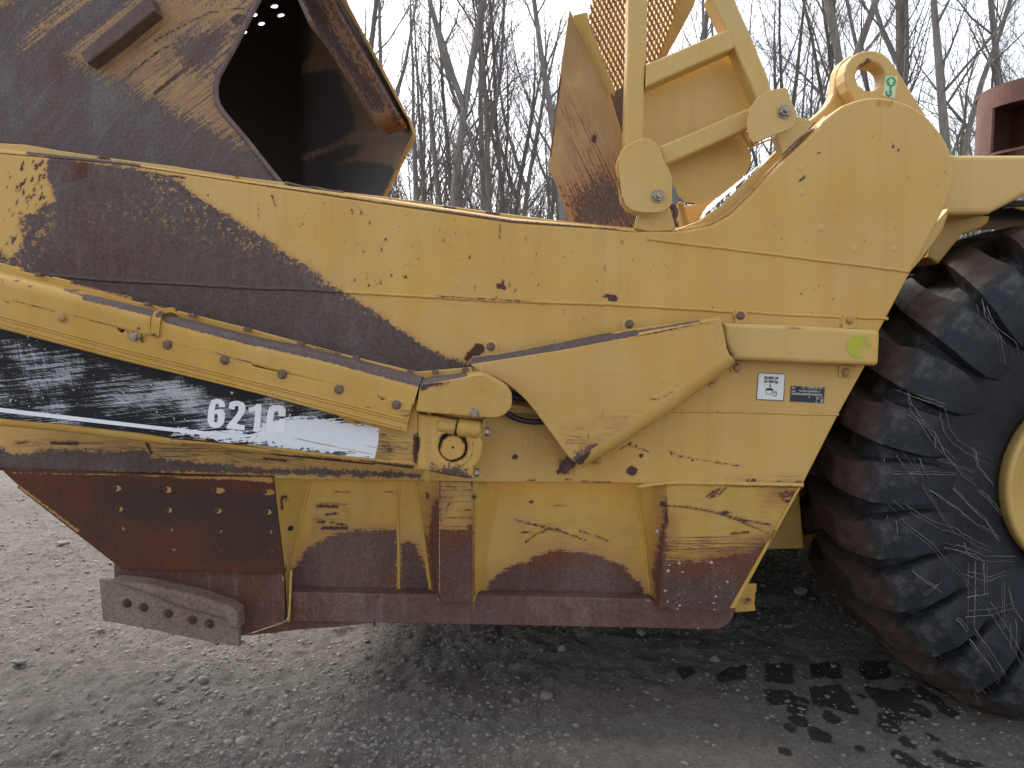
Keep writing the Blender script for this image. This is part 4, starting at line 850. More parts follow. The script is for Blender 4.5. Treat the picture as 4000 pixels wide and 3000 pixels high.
# --- push arm with its hose covers
YA = 2.50
cov_top = f('x2', (-120, 60), (0, 88), (600, 228), (1330, 432), (1430, 462), (2212, 660)) + f('y1', (0, 245), (600, 388), (612, 392))
arm_out = [(-60, 640), (340, 730), (900, 850), (905, 893)] + f('y1', (590, 660), (585, 1240)) + f('x3', (2100, 862), (1800, 822), (1100, 740), (600, 650), (0, 592)) + f('z7', (1500, 1100), (900, 1010), (400, 950), (0, 905), (-125, 893))
plate('push_arm', arm_out, YA, .16, M['arm'], SCR, dict(wear=[('l', f('y1', (0, 1165), (540, 1210)), 5), ('l', f('y1', (575, 900), (560, 1160)), 5), ('l', f('y1', (200, 880), (280, 890)), 1.5), ('l', f('y1', (220, 1050), (420, 1000)), 1.2), ('l', f('y1', (190, 1080), (480, 1030)), 1.0), ('l', f('y1', (210, 1000), (320, 985)), 1.0), ('c', *f1('y1', 555, 830), 1.5)],
      scratch=[(('p', f('y1', (170, 860), (560, 860), (560, 1150), (150, 1150))), 1.0, 8)], rust=[(('l', f('y1', (490, 880), (520, 1160)), 14), 1.0, 14)], rust0=.35), bev=.006, step=.012, label='long yellow push arm carrying the number band')
# decal band
DEC = f('z7', (-125, 120), (0, 178), (2074, 700)) + f('x3', (330, 2), (1200, 225), (1760, 372), (1850, 400), (1970, 460), (1900, 400), (2160, 475), (2108, 805), (1700, 765), (1100, 690), (500, 630), (310, 612), (255, 585), (0, 598)) + f('z7', (1500, 1075), (1000, 1000), (500, 945), (0, 895), (-125, 880))
dec = plate('number_band', [(-60, 690), (0, 709), (280, 781), (553, 850), (640, 873), (720, 893)] + f('x3', (1760, 372), (1800, 405), (1960, 468), (1880, 398), (2162, 475), (2150, 640), (2108, 806), (1700, 765), (1100, 690), (700, 650), (500, 632), (310, 614), (255, 590), (0, 600)) + f('z7', (1200, 1028), (1000, 1002), (500, 945), (0, 897), (-125, 882)),
      YA - .002, .0025, M['decal'], SCR, dict(wear=[('p', f('x3', (-60, 490), (0, 483), (450, 518), (560, 500), (760, 560), (900, 400), (1240, 370), (1560, 380), (1760, 385), (2200, 460), (2160, 820), (1700, 750), (1300, 700), (900, 640), (480, 618), (330, 590), (150, 555), (-60, 535)))],
      keep=[('l', f('x3', (480, 632), (1100, 712), (1700, 770)), 1.6)], scratch0=.68, scratch=[(('e', *f1('z7', 1150, 700), 120, 42), 1.12, 30), (('e', *f1('x3', 400, 300), 110, 60), 1.0, 40), (('e', *f1('z7', 400, 700), 110, 22), .66, 30), (('l', f('z7', (-125, 130), (2074, 720)), 15), .28, 20)]), bev=0, step=.012, label='scratched black and white band with white numerals')
plate('white_stripe', f('z7', (-125, 795), (0, 815), (600, 885), (1200, 955), (1700, 1010), (1760, 1030), (1700, 1042), (1200, 985), (600, 918), (0, 850), (-125, 832)), YA - .0035, .0012, M['white'], dec, bev=0)
for pts, ho in ((((495, 250), (492, 205), (455, 168), (395, 158), (348, 178), (322, 240), (308, 340), (305, 400), (330, 455), (385, 477), (440, 465), (478, 430), (492, 370), (494, 315), (478, 283), (445, 268), (405, 275), (382, 290), (388, 240), (398, 215), (415, 212), (428, 225), (430, 250)), [((382, 330), (400, 318), (415, 335), (417, 380), (408, 412), (390, 418), (375, 400))]),
      (((532, 262), (545, 200), (590, 183), (640, 182), (690, 200), (716, 235), (714, 290), (690, 335), (655, 385), (618, 425), (660, 440), (708, 445), (704, 498), (600, 490), (508, 480), (520, 440), (570, 385), (620, 325), (640, 280), (640, 245), (620, 235), (600, 245), (595, 278)), []),
      (((750, 255), (800, 248), (838, 215), (890, 220), (880, 400), (868, 500), (800, 500), (812, 400), (822, 290), (752, 302)), []),
      (((1145, 350), (1150, 280), (1130, 242), (1075, 226), (1010, 230), (972, 252), (955, 300), (942, 400), (938, 480), (960, 520), (1140, 530), (1150, 378), (1085, 375), (1060, 425), (1018, 425), (1013, 380), (1025, 320), (1038, 292), (1060, 288), (1072, 305), (1070, 348)), [])):
    plate('numeral', f('x3', *pts), YA - .0035, .0012, M['white'], dec, bev=0, holes=[f('x3', *h) for h in ho])
roll('arm_bottom_ledge', f('z7', (-125, 890), (0, 908), (500, 950), (1000, 1012), (1500, 1082)) + f('x3', (0, 600), (600, 655), (1100, 728), (1700, 800), (2100, 845)), f('z7', (-125, 945), (0, 962), (500, 1005), (1000, 1068), (1500, 1128)) + f('x3', (0, 655), (600, 715), (1100, 775), (1700, 832), (2100, 872)), YA - .012, YA + .012, M['arm'], SCR,
     dict(wear=[('l', f('x3', (1250, 790), (1700, 830), (2150, 880)), 4), ('l', f('x3', (1000, 760), (1700, 830)), 1.5)], rust0=.2, scratch=[(('l', f('x3', (0, 620), (2100, 830)), 20), .8, 5)]), ext=.12, n=240, m=5)
# hose cover: lower plates with the bolts, upper rolled sheets
low1 = f('x2', (-120, 255), (0, 285), (15, 292), (35, 330), (60, 345), (85, 338), (105, 313), (480, 410), (760, 482), (1000, 545), (1012, 575), (1035, 598), (1060, 597), (1085, 570), (1300, 615), (1372, 632), (1650, 702), (2160, 850), (2175, 880), (2212, 895)) \
     + f('y1', (185, 485), (190, 515), (235, 545), (275, 535), (285, 512), (540, 578), (497, 745), (480, 856), (440, 858), (0, 755)) + f('x2', (2212, 1118), (1100, 850), (0, 562), (-120, 530))
lc = plate('lower_cover', low1, YA - .045, .05, M['arm'], SCR, dict(wear=[('e', *f1('x2', 1230, 645), 6, 3), ('l', f('x2', (1100, 630), (1120, 648)), 2), ('l', f('x2', (1215, 655), (1240, 680)), 3), ('e', *f1('y1', 88, 620), 5, 1.6), ('l', f('x2', (1520, 845), (1580, 857)), 1.2), ('l', f('y1', (440, 700), (500, 715)), 2.0), ('l', f('x2', (110, 318), (480, 412)), .5), ('l', f('x2', (600, 440), (1000, 547)), .5), ('l', f('x2', (1085, 572), (2160, 852)), .5)], rust0=.4,
     scratch=[(('e', *f1('y1', 470, 700), 20, 16), .8, 8)]), bev=.003, step=.012)
for x, y, k_ in ((543, 466, 'bolt_paint'), (1163, 632, 'bolt_zinc'), (1447, 700, 'bolt_rust'), (1942, 833, 'bolt_rust')):
    u, v = f1('x2', x, y); bolt(u, v, YA - .046, lc, k_, r=.0125, head=.008, stub=.002, rot=x)
for x, y in ((1727, 58),): u, v = f1('x3', x, y); bolt(u, v, YA - .046, lc, 'bolt_rust', r=.0125, head=.008, rot=1)
for x, y in ((213, 1580), (380, 590)):
    u, v = f1('z6' if x == 213 else 'y1', x, y); bolt(u, v, YA - .046, lc, 'bolt_rust', r=.0125, head=.008, rot=y)
for l_ in (f('x2', (-120, 428), (0, 460), (1100, 755), (2212, 1030)) + f('y1', (0, 625), (480, 752)), f('x2', (-120, 495), (0, 528), (1100, 820), (2212, 1095)) + f('y1', (0, 715), (430, 828))):
    P = resample(l_, 90)
    for dv in (-3, 3):
        tube('cover_rib', [W(p[0], p[1] + dv, YA - .045) for p in P], .0038, M['arm'], SCR, 6, dict(base=-.03, rust0=.3))
def cover(name, top_px, bot_px, spec, Y=YA - .040, back=.075, n=160):
    """rolled sheet: flat face up from bot_px, turned over the top"""
    T = resample(top_px, n); B = resample(bot_px, n); rows = []
    for a_, b_ in zip(T, B):
        q = np.array(W(b_[0], b_[1], Y)); p = np.array(W(a_[0], a_[1], Y + back * .5)); q0 = q.copy(); r_ = [(q[0], Y + .012, q[2]), tuple(q)]
        rad = .040; Ht = p[2] - q[2]; dx = p[0] - q[0]
        for k in range(1, 5): r_.append((q[0] + dx * k / 5 * (1 - rad / Ht), Y, q[2] + (Ht - rad) * k / 5))
        for k in range(9):
            th = math.pi / 2 * k / 8; h = Ht - rad + rad * math.sin(th); r_.append((q[0] + dx * h / Ht, Y + rad * (1 - math.cos(th)), q[2] + h))
        r_.append((p[0], Y + back, p[2] + .002)); r_.append((p[0], Y + back + .05, p[2] - .01)); rows.append(r_)
    return grid_mesh(rows, name, M['arm'], SCR, spec, caps=True)
cs = dict(wear=[('l', f('x2', (740, 290), (1000, 350), (1340, 432)), 7), ('l', f('x2', (560, 225), (760, 290)), 2.0), ('l', f('x2', (1450, 470), (1900, 590), (2212, 672)), 11), ('l', f('z6', (0, 1302), (600, 1440), (1330, 1640)), 12), ('e', *f1('x2', 1198, 560), 4, 3.4), ('e', *f1('x2', 263, 195), 4, 2), ('e', *f1('x2', 148, 146), 4, 1.6), ('l', f('x2', (15, 140), (20, 155)), 2), ('e', *f1('x2', 640, 232), 12, 2), ('e', *f1('x2', 1325, 610), 5, 3), ('c', *f1('y1', 640, 430), 5)], base=-.03, rust0=-.3, scratch0=.0)
cover('upper_cover', f('x2', (-120, 52), (0, 80), (620, 228), (1345, 415)), f('x2', (-120, 300), (0, 330), (620, 460), (1300, 625)), cs)
cover('upper_cover', f('x2', (1435, 448), (2212, 645)) + f('z6', (300, 1345), (800, 1470), (1345, 1612)), f('x2', (1372, 650), (2212, 880)) + f('y1', (200, 520), (545, 605)), cs, n=190)
cover('clamp_band', f('x2', (1362, 404), (1440, 424)), f('x2', (1300, 612), (1372, 630)), dict(wear=[('e', *f1('x2', 1390, 440), 12, 7), ('e', *f1('x2', 1325, 610), 5, 3)], rust0=-.2), Y=YA - .050, back=.085, n=6)
strip = f('x2', (-120, -28), (42, 2), (48, 12), (170, 32), (178, 66), (245, 80), (300, 92), (430, 118), (440, 140), (450, 112), (600, 148), (612, 170), (700, 185), (830, 212), (840, 225), (1000, 258), (1110, 285), (1118, 318), (1240, 345), (1372, 372), (1378, 385), (1490, 378), (1500, 410), (1520, 430), (1530, 408), (2212, 578)) + f('z6', (330, 1318), (790, 1440), (1290, 1562), (1740, 1525), (1760, 1600), (1345, 1660), (800, 1540)) + f('x2', (2212, 680), (1500, 520), (600, 270), (-120, 90))
plate('notched_bracket_strip', strip, YA + .07, .02, M['arm'], SCR, dict(wear=[('l', f('x2', (605, 165), (830, 215), (1110, 290)), 1.4), ('l', f('z6', (200, 1300), (700, 1420)), .7)], base=-.03, rust0=.2), bev=.003, step=.012)
for u, v in f('x2', (265, 85), (1220, 342), (1615, 442), (2095, 568)) + f('z6', (335, 1330), (790, 1450), (1235, 1566), (1440, 1572), (1690, 1548)):
    box('strip_bolt', W(u - 7, v, YA)[0], W(u + 7, v, YA)[0], YA + .035, YA + .062, W(u, v + 5, YA)[2], W(u, v - 4, YA)[2], M['bolt_rust'], SCR, bev=.002)
# rounded end cover
endc = f('y1', (625, 345), (620, 420)) ; e_out = f('y1', (608, 420), (640, 390), (900, 345), (1130, 300), (1250, 285), (1335, 330), (1430, 385), (1490, 435), (1525, 495), (1532, 560), (1520, 620), (1490, 660), (1450, 692), (1400, 712), (1330, 720), (1180, 712), (950, 690), (735, 672), (570, 655), (590, 540))
plate('end_cover', e_out, YA - .035, .11, M['arm'], SCR, dict(wear=[('l', f('y1', (620, 400), (900, 375)), 3.5), ('e', *f1('y1', 645, 432), 8, 4), ('e', *f1('y1', 800, 413), 4, 2.5), ('l', f('y1', (1215, 465), (1235, 430)), 1.4), ('c', *f1('y1', 1150, 697), 2), ('l', f('y1', (585, 540), (575, 620)), 1.6), ('l', f('y1', (900, 683), (950, 685)), 1.4)], rust0=.2, scratch0=.16), bev=.004, step=.012)
roll('end_cover_top', f('y1', (612, 425), (900, 372), (1130, 312), (1250, 290)), f('y1', (632, 332), (900, 295), (1100, 268), (1240, 262)), YA - .035, YA + .03, M['arm'], SCR, dict(wear=[('l', f('y1', (600, 370), (780, 350), (940, 325), (1040, 300)), 10)], rust0=-.3), ext=.05, n=60)
bolt(*f1('y1', 1157, 668), YA - .036, SCR, 'bolt_zinc', r=.013, head=.009, rot=.4)
# pivot casting and pin
cast = f('y1', (585, 675), (650, 690), (770, 705), (980, 745), (1225, 765), (1228, 860), (1222, 925), (1238, 985), (1232, 1050), (1222, 1110), (1195, 1180), (1150, 1225), (1140, 1338), (1060, 1325), (890, 1298), (720, 1262), (610, 1245), (580, 1238))
cst = plate('pivot_casting', cast, YA - .004, .15, M['arm'], SCR, dict(wear=[('l', circ(*f1('y1', 941, 1015), 33.5)[17:26], 2.6), ('l', circ(*f1('y1', 941, 1015), 33.0)[2:9], 1.2), ('p', f('y1', (720, 1215), (890, 1225), (1010, 1205), (1050, 1260), (1130, 1285), (1130, 1345), (880, 1305), (720, 1268))), ('l', f('y1', (580, 880), (600, 960), (560, 1190)), 4.0), ('p', f('y1', (880, 885), (940, 862), (1040, 905), (1085, 975), (1050, 985), (1000, 915), (930, 900))), ('l', f('y1', (830, 930), (800, 1010), (830, 1095), (880, 1140), (960, 1160), (1060, 1100), (1085, 1020)), 1.2), ('c', *f1('y1', 735, 1180), 3), ('l', f('y1', (1135, 960), (1125, 1090), (1040, 1190)), 1.2), ('l', f('y1', (1085, 800), (1078, 870)), 2.0), ('e', *f1('y1', 1075, 1235), 5, 3)], rust0=.1), bev=.012, step=.008, holes=[circ(*f1('y1', 941, 1015), 31.5)], seg=3)
plate('pin_end', circ(*f1('y1', 941, 1015), 28.6, 36), YA + .006, .12, M['arm'], cst, dict(wear=[('l', circ(*f1('y1', 941, 1015), 27.2)[14:27], 2.4), ('l', circ(*f1('y1', 941, 1015), 27.6)[-8:] + circ(*f1('y1', 941, 1015), 27.6)[:8], 1.6)], rust0=.6, rust=[]), bev=.004, step=.008)
tube('pin_centre_hole', [W(*f1('y1', 942, 1015), YA + .0045), W(*f1('y1', 942, 1015), YA + .02)], .0042, M['dark'], cst, n=12)  # dark plug standing for the shaded centre hole
plate('pin_gap_shade', circ(*f1('y1', 941, 1015), 34, 20), YA + .03, .01, M['dark'], cst, bev=0)  # dark disc that stands for shade in the gap round the pin
def lump(name, a_, b_, r_, Y, parent, spec=None):
    p, q = np.array(W(*a_, Y)), np.array(W(*b_, Y)); P = [p + (q - p) * t for t in (0, .04, .12, .5, .88, .96, 1)]
    return tube(name, P, [r_ * k for k in (.55, .85, 1, 1, 1, .85, .55)], M['arm'], parent, 20, spec)
lump('casting_boss', f1('y1', 785, 785), f1('y1', 975, 820), .026, YA + .012, cst)
lump('casting_boss', f1('y1', 985, 810), f1('y1', 1222, 842), .032, YA + .010, cst, dict(wear=[('l', f('y1', (1085, 800), (1078, 870)), 2.0)]))
tube('casting_ridge', [W(*p, YA - .004) for p in f('y1', (1085, 900), (1112, 950), (1130, 1000), (1130, 1060), (1100, 1120), (1060, 1165), (1015, 1195))], .004, M['arm'], cst, 8)
tube('casting_joint', [W(*p, YA - .004) for p in f('y1', (990, 745), (975, 800), (965, 880))], .0022, M['dark'], cst, 6)
tube('casting_joint', [W(*p, YA - .004) for p in f('y1', (905, 1165), (900, 1230), (893, 1298))], .0022, M['bolt_rust'], cst, 6)
text('cast_number', '9TZ6346 RE SD DMAGED', *f1('y1', 690, 1010), YA - .0045, 10, M['arm'], cst, rot=R(92), ext=.0012, sx=.98)
plate('pin_keeper_plate', f('y1', (1243, 722), (1272, 730), (1258, 850), (1240, 912), (1212, 908)), YA + .03, .08, M['arm'], cst, dict(wear=[('l', f('y1', (1232, 815), (1225, 870)), 1.8)], rust0=.6), bev=.002)
for x, y in ((1262, 860), (1160, 1265)):
    p = W(*f1('y1', x, y), YA + .05); bolt(*f1('y1', x, y), YA + .05, cst, 'bolt_zinc', r=.0145, head=.012, axis=(0, 0, R(90)))
# --- triangular guard and horizontal guard
YG = 2.615
tri = f('y2', (258, 600), (300, 640), (360, 655), (430, 685), (505, 728), (580, 785), (650, 850), (720, 935), (790, 1030), (860, 1125), (920, 1210), (975, 1280), (1005, 1300), (1030, 1275), (1300, 1095), (1680, 850), (2095, 560), (2128, 545), (2100, 480), (2075, 340), (2058, 275), (2040, 268), (1440, 390), (900, 495), (262, 595))
plate('triangular_guard', tri, YG, .012, M['paint'], SCR, dict(wear=[('p', f('y2', (975, 1290), (1010, 1255), (1060, 1195), (1150, 1168), (1180, 1165), (1170, 1190), (1110, 1225), (1070, 1260), (1045, 1310), (1035, 1340))), ('c', *f1('y2', 940, 1195), 3), ('l', f('y2', (1310, 1075), (1320, 1070)), 3), ('l', f('y2', (730, 930), (745, 950)), 1), ('l', f('y2', (2040, 325), (2046, 330)), 2), ('c', *f1('y2', 1190, 598), 2), ('e', *f1('y2', 1207, 945), 2, 4), ('l', f('y2', (1640, 832), (1660, 820), (1680, 808), (1720, 793)), 1.4),
      ('l', f('y2', (1540, 843), (1625, 853)), .8), ('l', f('y2', (1630, 730), (1765, 745)), .6), ('l', f('y2', (1090, 1060), (1108, 1135)), .8), ('l', f('y2', (1440, 392), (1900, 308), (2040, 285)), 1.3)],
      scratch=[(('p', f('y2', (880, 1040), (1200, 940), (1500, 900), (1500, 960), (1320, 1100), (1080, 1180), (950, 1200))), .82, 20), (('p', f('y2', (900, 630), (1400, 640), (1400, 940), (900, 1000))), .22, 10)], rust=[(('e', *f1('y2', 1050, 1180), 40, 18), .6, 20)], rust0=-.1), bev=.003, step=.012, label='large triangular guard over the hose bend, its rolled top edge worn to bare steel')
roll('guard_top_edge', f('y2', (262, 630), (480, 590), (900, 520), (1400, 410), (2040, 285)), f('y2', (262, 545), (480, 515), (900, 440), (1400, 345), (2040, 254)), YG, YG + .045, M['paint'], SCR, dict(wear=[('l', f('y2', (240, 590), (480, 560), (900, 480), (1250, 405)), 12), ('l', f('y2', (1200, 415), (1440, 370)), 7), ('l', f('y2', (1440, 362), (1900, 285)), 2.2)], rust0=-.55, base=-.03), ext=.06, n=220)
roll('guard_bottom_edge', f('y2', (2128, 530), (2090, 555), (1680, 845), (1300, 1090), (1005, 1290)), f('y2', (2146, 578), (2105, 625), (1720, 918), (1320, 1182), (1055, 1338)), YG, YG + .06, M['paint'], SCR, dict(wear=[('l', f('y2', (1040, 1290), (1090, 1225)), 9)], rust0=.1), ext=.07, n=100)
hg = f('y3', (468, 335), (1000, 350), (1700, 392), (1728, 395), (1740, 410), (1742, 440), (1732, 655), (1722, 678), (1700, 684), (1200, 665), (545, 632), (545, 600), (520, 580), (480, 480))
hgd = plate('straight_guard', hg, YG + .045, .085, M['front'], SCR, dict(wear=[('e', *f1('y3', 1028, 378), 5, 2.4), ('e', *f1('y3', 985, 372), 3, 1.6), ('e', *f1('y3', 1102, 383), 3, 1.6), ('c', *f1('y3', 1013, 587), 1.8), ('l', f('y3', (1686, 565), (1691, 550)), 1.6), ('l', f('y3', (1200, 668), (1700, 684)), .7), ('e', *f1('y3', 1450, 372), 3, 1), ('l', f('y3', (1725, 660), (1700, 680)), 1)], rust0=.4), bev=.018, step=.012, seg=5, label='short straight guard rail behind the triangular guard')
# round lime sticker, partly torn off
plate('lime_sticker', f('y3', (1560, 435), (1610, 440), (1640, 465), (1660, 500), (1662, 530), (1650, 545), (1625, 520), (1612, 480), (1598, 485), (1600, 530), (1575, 560), (1562, 590), (1580, 605), (1605, 608), (1590, 618), (1550, 620), (1510, 600), (1480, 570), (1466, 525), (1475, 480), (1505, 448)), YG + .0435, .0012, M['lime'], hgd, bev=0, label='faded lime round sticker, half torn')
# tabs and bolts
def tab(k, pts, bx, by, kind='bolt_rust', Y=YB - .008, r=.0125, spec=None):
    t_ = plate('mounting_tab', f(k, *pts), Y, .008, M['front'], SCR, spec or dict(rust0=.4), bev=.002, step=.02)
    u, v = f1(k, bx, by); bolt(u, v, Y - .001, t_, kind, r=r, head=.009, stub=.002, rot=bx)
tab('y2', ((362, 440), (395, 422), (430, 425), (447, 450), (452, 525), (360, 545)), 400, 468)
tab('y2', ((1342, 290), (1372, 258), (1412, 258), (1440, 290), (1450, 370), (1352, 385)), 1398, 305)
tab('y3', ((568, 230), (660, 230), (660, 340), (565, 340)), 607, 275)
tab('y3', ((1445, 272), (1540, 285), (1538, 380), (1432, 378)), 1492, 312, 'bolt_paint')
tab('y3', ((530, 640), (632, 650), (628, 742), (525, 732)), 580, 695, 'bolt_paint', r=.013)
tab('y3', ((1408, 670), (1508, 680), (1500, 782), (1402, 772)), 1460, 735, 'bolt_paint', r=.0135)
tab('y3', ((330, 800), (380, 755), (420, 800), (400, 850), (370, 856)), 385, 795, 'bolt_paint', r=.013)
tab('y2', ((1130, 1270), (1180, 1240), (1210, 1270), (1190, 1310), (1150, 1320)), 1168, 1283, 'bolt_paint')
# hoses in the gap behind the guard
tube('hose', [W(*p, 2.69) for p in f('y1', (1440, 640), (1500, 685), (1560, 722), (1650, 750), (1760, 762), (1900, 756), (2050, 740))], .0105, M['black'], SCR, 12)
tube('hose', [W(*p, 2.70) for p in f('y1', (1300, 330), (1420, 420), (1520, 500), (1600, 520), (1700, 535), (1850, 550))], .014, M['black'], SCR, 12)
tube('hose', [W(*p, 2.70) for p in f('y1', (1400, 420), (1550, 480), (1680, 520), (1850, 530))], .009, M['dark'], SCR, 12)
tube('steel_pipe', [W(*p, 2.715) for p in f('y1', (1400, 600), (1530, 618), (1650, 622), (1800, 640), (1950, 660))], .012, M['shaded_yellow'], SCR, 12)
tube('steel_pipe', [W(*p, 2.715) for p in f('y1', (1400, 640), (1540, 652), (1650, 652), (1800, 668), (1950, 690))], .011, M['shaded_yellow'], SCR, 12)
plate('gap_shade_sheet', f('y1', (1300, 300), (1420, 400), (1560, 520), (1650, 620), (1850, 735), (1500, 735), (1200, 600)), YB - .006, .004, M['shaded_yellow'], SCR, dict(wear=[('e', *f1('y1', 1560, 480), 30, 20)], rust0=.2), bev=.001)  # darker sheet in place of the bowl side lying in shadow
# labels
lb = plate('capacity_label', f('x7', (340, 300), (938, 325), (900, 925), (296, 898)), YB - .0022, .0016, M['label_grey'], SCR, bev=0, label='white load label reading 55,000 LB 25 000 kg')
plate('label_face', f('x7', (347, 308), (928, 333), (890, 917), (304, 890)), YB - .0032, .001, M['ink'], lb, bev=0)
plate('label_field', f('x7', (357, 322), (916, 346), (878, 903), (316, 877)), YB - .0042, .001, M['label_white'], lb, bev=0)
text('label_text', '55,000 LB', *f1('x7', 622, 425), YB - .0050, 5.3, M['ink'], lb, rot=R(2.2), ext=.0004, off=.0006)
text('label_text', '25 000 kg', *f1('x7', 617, 503), YB - .0050, 5.3, M['ink'], lb, rot=R(2.2), ext=.0004, off=.0006)
plate('pictogram', f('x7', (588, 545), (612, 546), (611, 595), (625, 597), (600, 632), (580, 594), (588, 595)), YB - .0050, .0006, M['ink'], lb, bev=0)
plate('pictogram', f('x7', (492, 680), (540, 640), (630, 640), (685, 690), (660, 700), (495, 690)), YB - .0050, .0006, M['ink'], lb, bev=0)
tube('pictogram', [W(*p, YB - .0045) for p in f('x7', (497, 690), (522, 772), (612, 778), (660, 712), (735, 722), (750, 745))], .0011, M['ink'], lb, 6)
tube('pictogram', [W(*p, YB - .0045) for p in circ(*f1('x7', 697, 778), 3.9, 20) + [circ(*f1('x7', 697, 778), 3.9, 20)[0]]], .0011, M['ink'], lb, 6)
pl = plate('serial_plate', f('x7', (1045, 588), (1790, 622), (1765, 972), (1020, 935)), YB - .0022, .0016, M['label_grey'], SCR, bev=0, label='small scratched black serial number plate')
plate('serial_field', f('x7', (1052, 596), (1780, 630), (1756, 963), (1030, 928)), YB - .0032, .001, M['ink'], pl, bev=0)
plate('serial_strip', f('x7', (1062, 738), (1728, 770), (1722, 812), (1060, 780)), YB - .0042, .001, M['label_grey'], pl, bev=0)
text('serial_text', 'CAT   CATERPILLAR  CAT', *f1('x7', 1510, 640), YB - .0042, 4.4, M['label_white'], pl, rot=R(2.4), ext=.0003, sx=.62)
text('serial_text', '*CAT0621GJDBX00612*', *f1('x7', 1450, 712), YB - .0042, 4.2, M['label_white'], pl, rot=R(2.4), ext=.0003, sx=.75)
for q in ((1592, 830, 1650, 890), (1690, 880, 1745, 950), (1580, 915, 1620, 940), (1660, 830, 1750, 855), (1435, 815, 1455, 865), (1070, 620, 1140, 655), (1060, 690, 1150, 720)):
    x0, y0, x1, y1 = q; plate('serial_mark', f('x7', (x0, y0), (x1, y0 + 3), (x1, y1), (x0, y1)), YB - .0042, .0006, M['label_grey'], pl, bev=0)
# lifting eye
YE = 2.87
near = f('z4', (620, 722), (575, 650), (555, 580), (552, 520), (570, 455), (605, 408), (650, 378), (700, 363), (760, 362), (820, 378), (870, 415), (910, 465), (960, 545), (1050, 690), (1135, 820), (1150, 900), (700, 900))
eye = plate('lifting_eye', near, YE, .075, M['front'], SCR, dict(wear=[('e', *f1('z4', 718, 430), 5, 3), ('l', f('z4', (630, 540), (660, 470), (740, 440)), 1)], rust0=.7, base=-.05), bev=.008, holes=[circ(*f1('z4', 737, 549), 31.5, 36)], step=.015, seg=3)
far = f('z4', (300, 862), (330, 840), (400, 780), (445, 725), (472, 670), (482, 610), (488, 560), (500, 500), (530, 440), (590, 395), (700, 372), (850, 450), (1000, 640), (1120, 830), (1000, 950), (300, 950))
plate('eye_base_plate', far, YE + .078, .06, M['front'], SCR, dict(wear=[('e', *f1('z4', 518, 660), 1.5, 3)], rust0=.6), bev=.012, holes=[circ(*f1('z4', 724, 562), 29, 36)], step=.02, seg=3)
st = plate('hook_sticker', f('z4', (848, 545), (935, 552), (912, 707), (826, 692)), YE - .0015, .001, M['palegreen'], eye, bev=0, label='pale green sticker with lifting hook sign')
plate('hook_sign', circ(*f1('z4', 887, 588), 10.6, 24), YE - .0026, .001, M['green'], st, bev=0)
plate('hook_sign', f('z4', (886, 562), (908, 588), (897, 588), (896, 610), (878, 610), (877, 588), (866, 588)), YE - .0036, .001, M['palegreen'], st, bev=0)
tube('hook_sign', [W(*p, YE - .002) for p in f('z4', (884, 620), (880, 650), (888, 668), (880, 688), (866, 690), (853, 678), (852, 655))], .0036, M['green'], st, 8)
tube('hook_sign', [W(*p, YE - .002) for p in f('z4', (884, 620), (879, 662), (886, 676), (876, 688), (862, 686))], .004, M['green'], st, 8)
# inner curved plates rising behind the bowl side
plate('inner_side_plate', f('x5', (370, 1100), (640, 1000), (900, 820), (1200, 520), (1495, 222), (1545, 300), (1580, 300), (1200, 760), (800, 1080), (500, 1150), (380, 1130)), YB + .10, .03, M['front'], SCR, dict(rust0=.4), bev=.008, step=.03)
tube('inner_plate_edge', [W(*p, YB + .065) for p in resample(f('x5', (420, 1112), (620, 1082), (800, 1025), (980, 905), (1200, 690), (1400, 480), (1590, 300), (1740, 150), (1900, 0)) + f('z4', (420, 850)), 60)], .010, M['front'], SCR, 10, dict(base=-.01, rust0=.2))
patch('fender_top', [(*f1('x5', 640, 985), 2.95), (*f1('x5', 1385, 322), 2.95), (*f1('x5', 1080, 560), 3.5), (*f1('x5', 720, 850), 3.5)], 10, 6, M['lit_pink'], SCR, {})
plate('inner_bracket', f('x5', (415, 800), (440, 792), (478, 805), (542, 1030), (478, 1056)), 2.94, .04, M['shaded_yellow'], SCR, {}, bev=.01)
plate('inner_web', f('x5', (385, 860), (420, 825), (500, 838), (600, 825), (835, 742), (700, 880), (630, 1000), (400, 1092)), 3.6, .03, M['front'], SCR, {}, bev=.004)
tube('safety_hook', [W(*p, 2.80) for p in f('x5', (325, 835), (360, 850), (385, 895), (378, 950), (360, 985), (395, 1070))], .011, M['bar'], SCR, 10)

# --- upper guard frame
FS = dict(rust0=.5, base=-.06)
plate('frame_bracket', f('z3', (878, 1645), (930, 1530), (1140, 1500), (1178, 1640), (1150, 1660), (1000, 1670)), YB + .03, .05, M['front'], SCR, dict(rust0=.6, scratch0=.1), bev=.004)
plate('frame_bracket', f('z4', (200, 832), (345, 880), (290, 950), (105, 1115), (60, 970), (130, 900)), YB + .02, .05, M['front'], SCR, dict(rust=[(('p', f('z4', (200, 832), (345, 880), (105, 1115))), .8, 10)], scratch0=.25, wear=[('l', f('z4', (345, 880), (110, 1110)), 1.2)]), bev=.003)
patch('bracket_flange', [(*f1('x5', 1445, 92), 2.80), (*f1('x5', 1522, 75), 2.77), (*f1('x5', 1585, 270), 2.77), (*f1('x5', 1535, 300), 2.80)], 3, 6, M['shaded_yellow'], SCR)
def bar(name, pts, Y, t, spec=None, mat='front', bev=.008, lab=None): return plate(name, pts, Y, t, M[mat], SCR, spec or FS, bev=bev, step=.03, seg=3, label=lab)
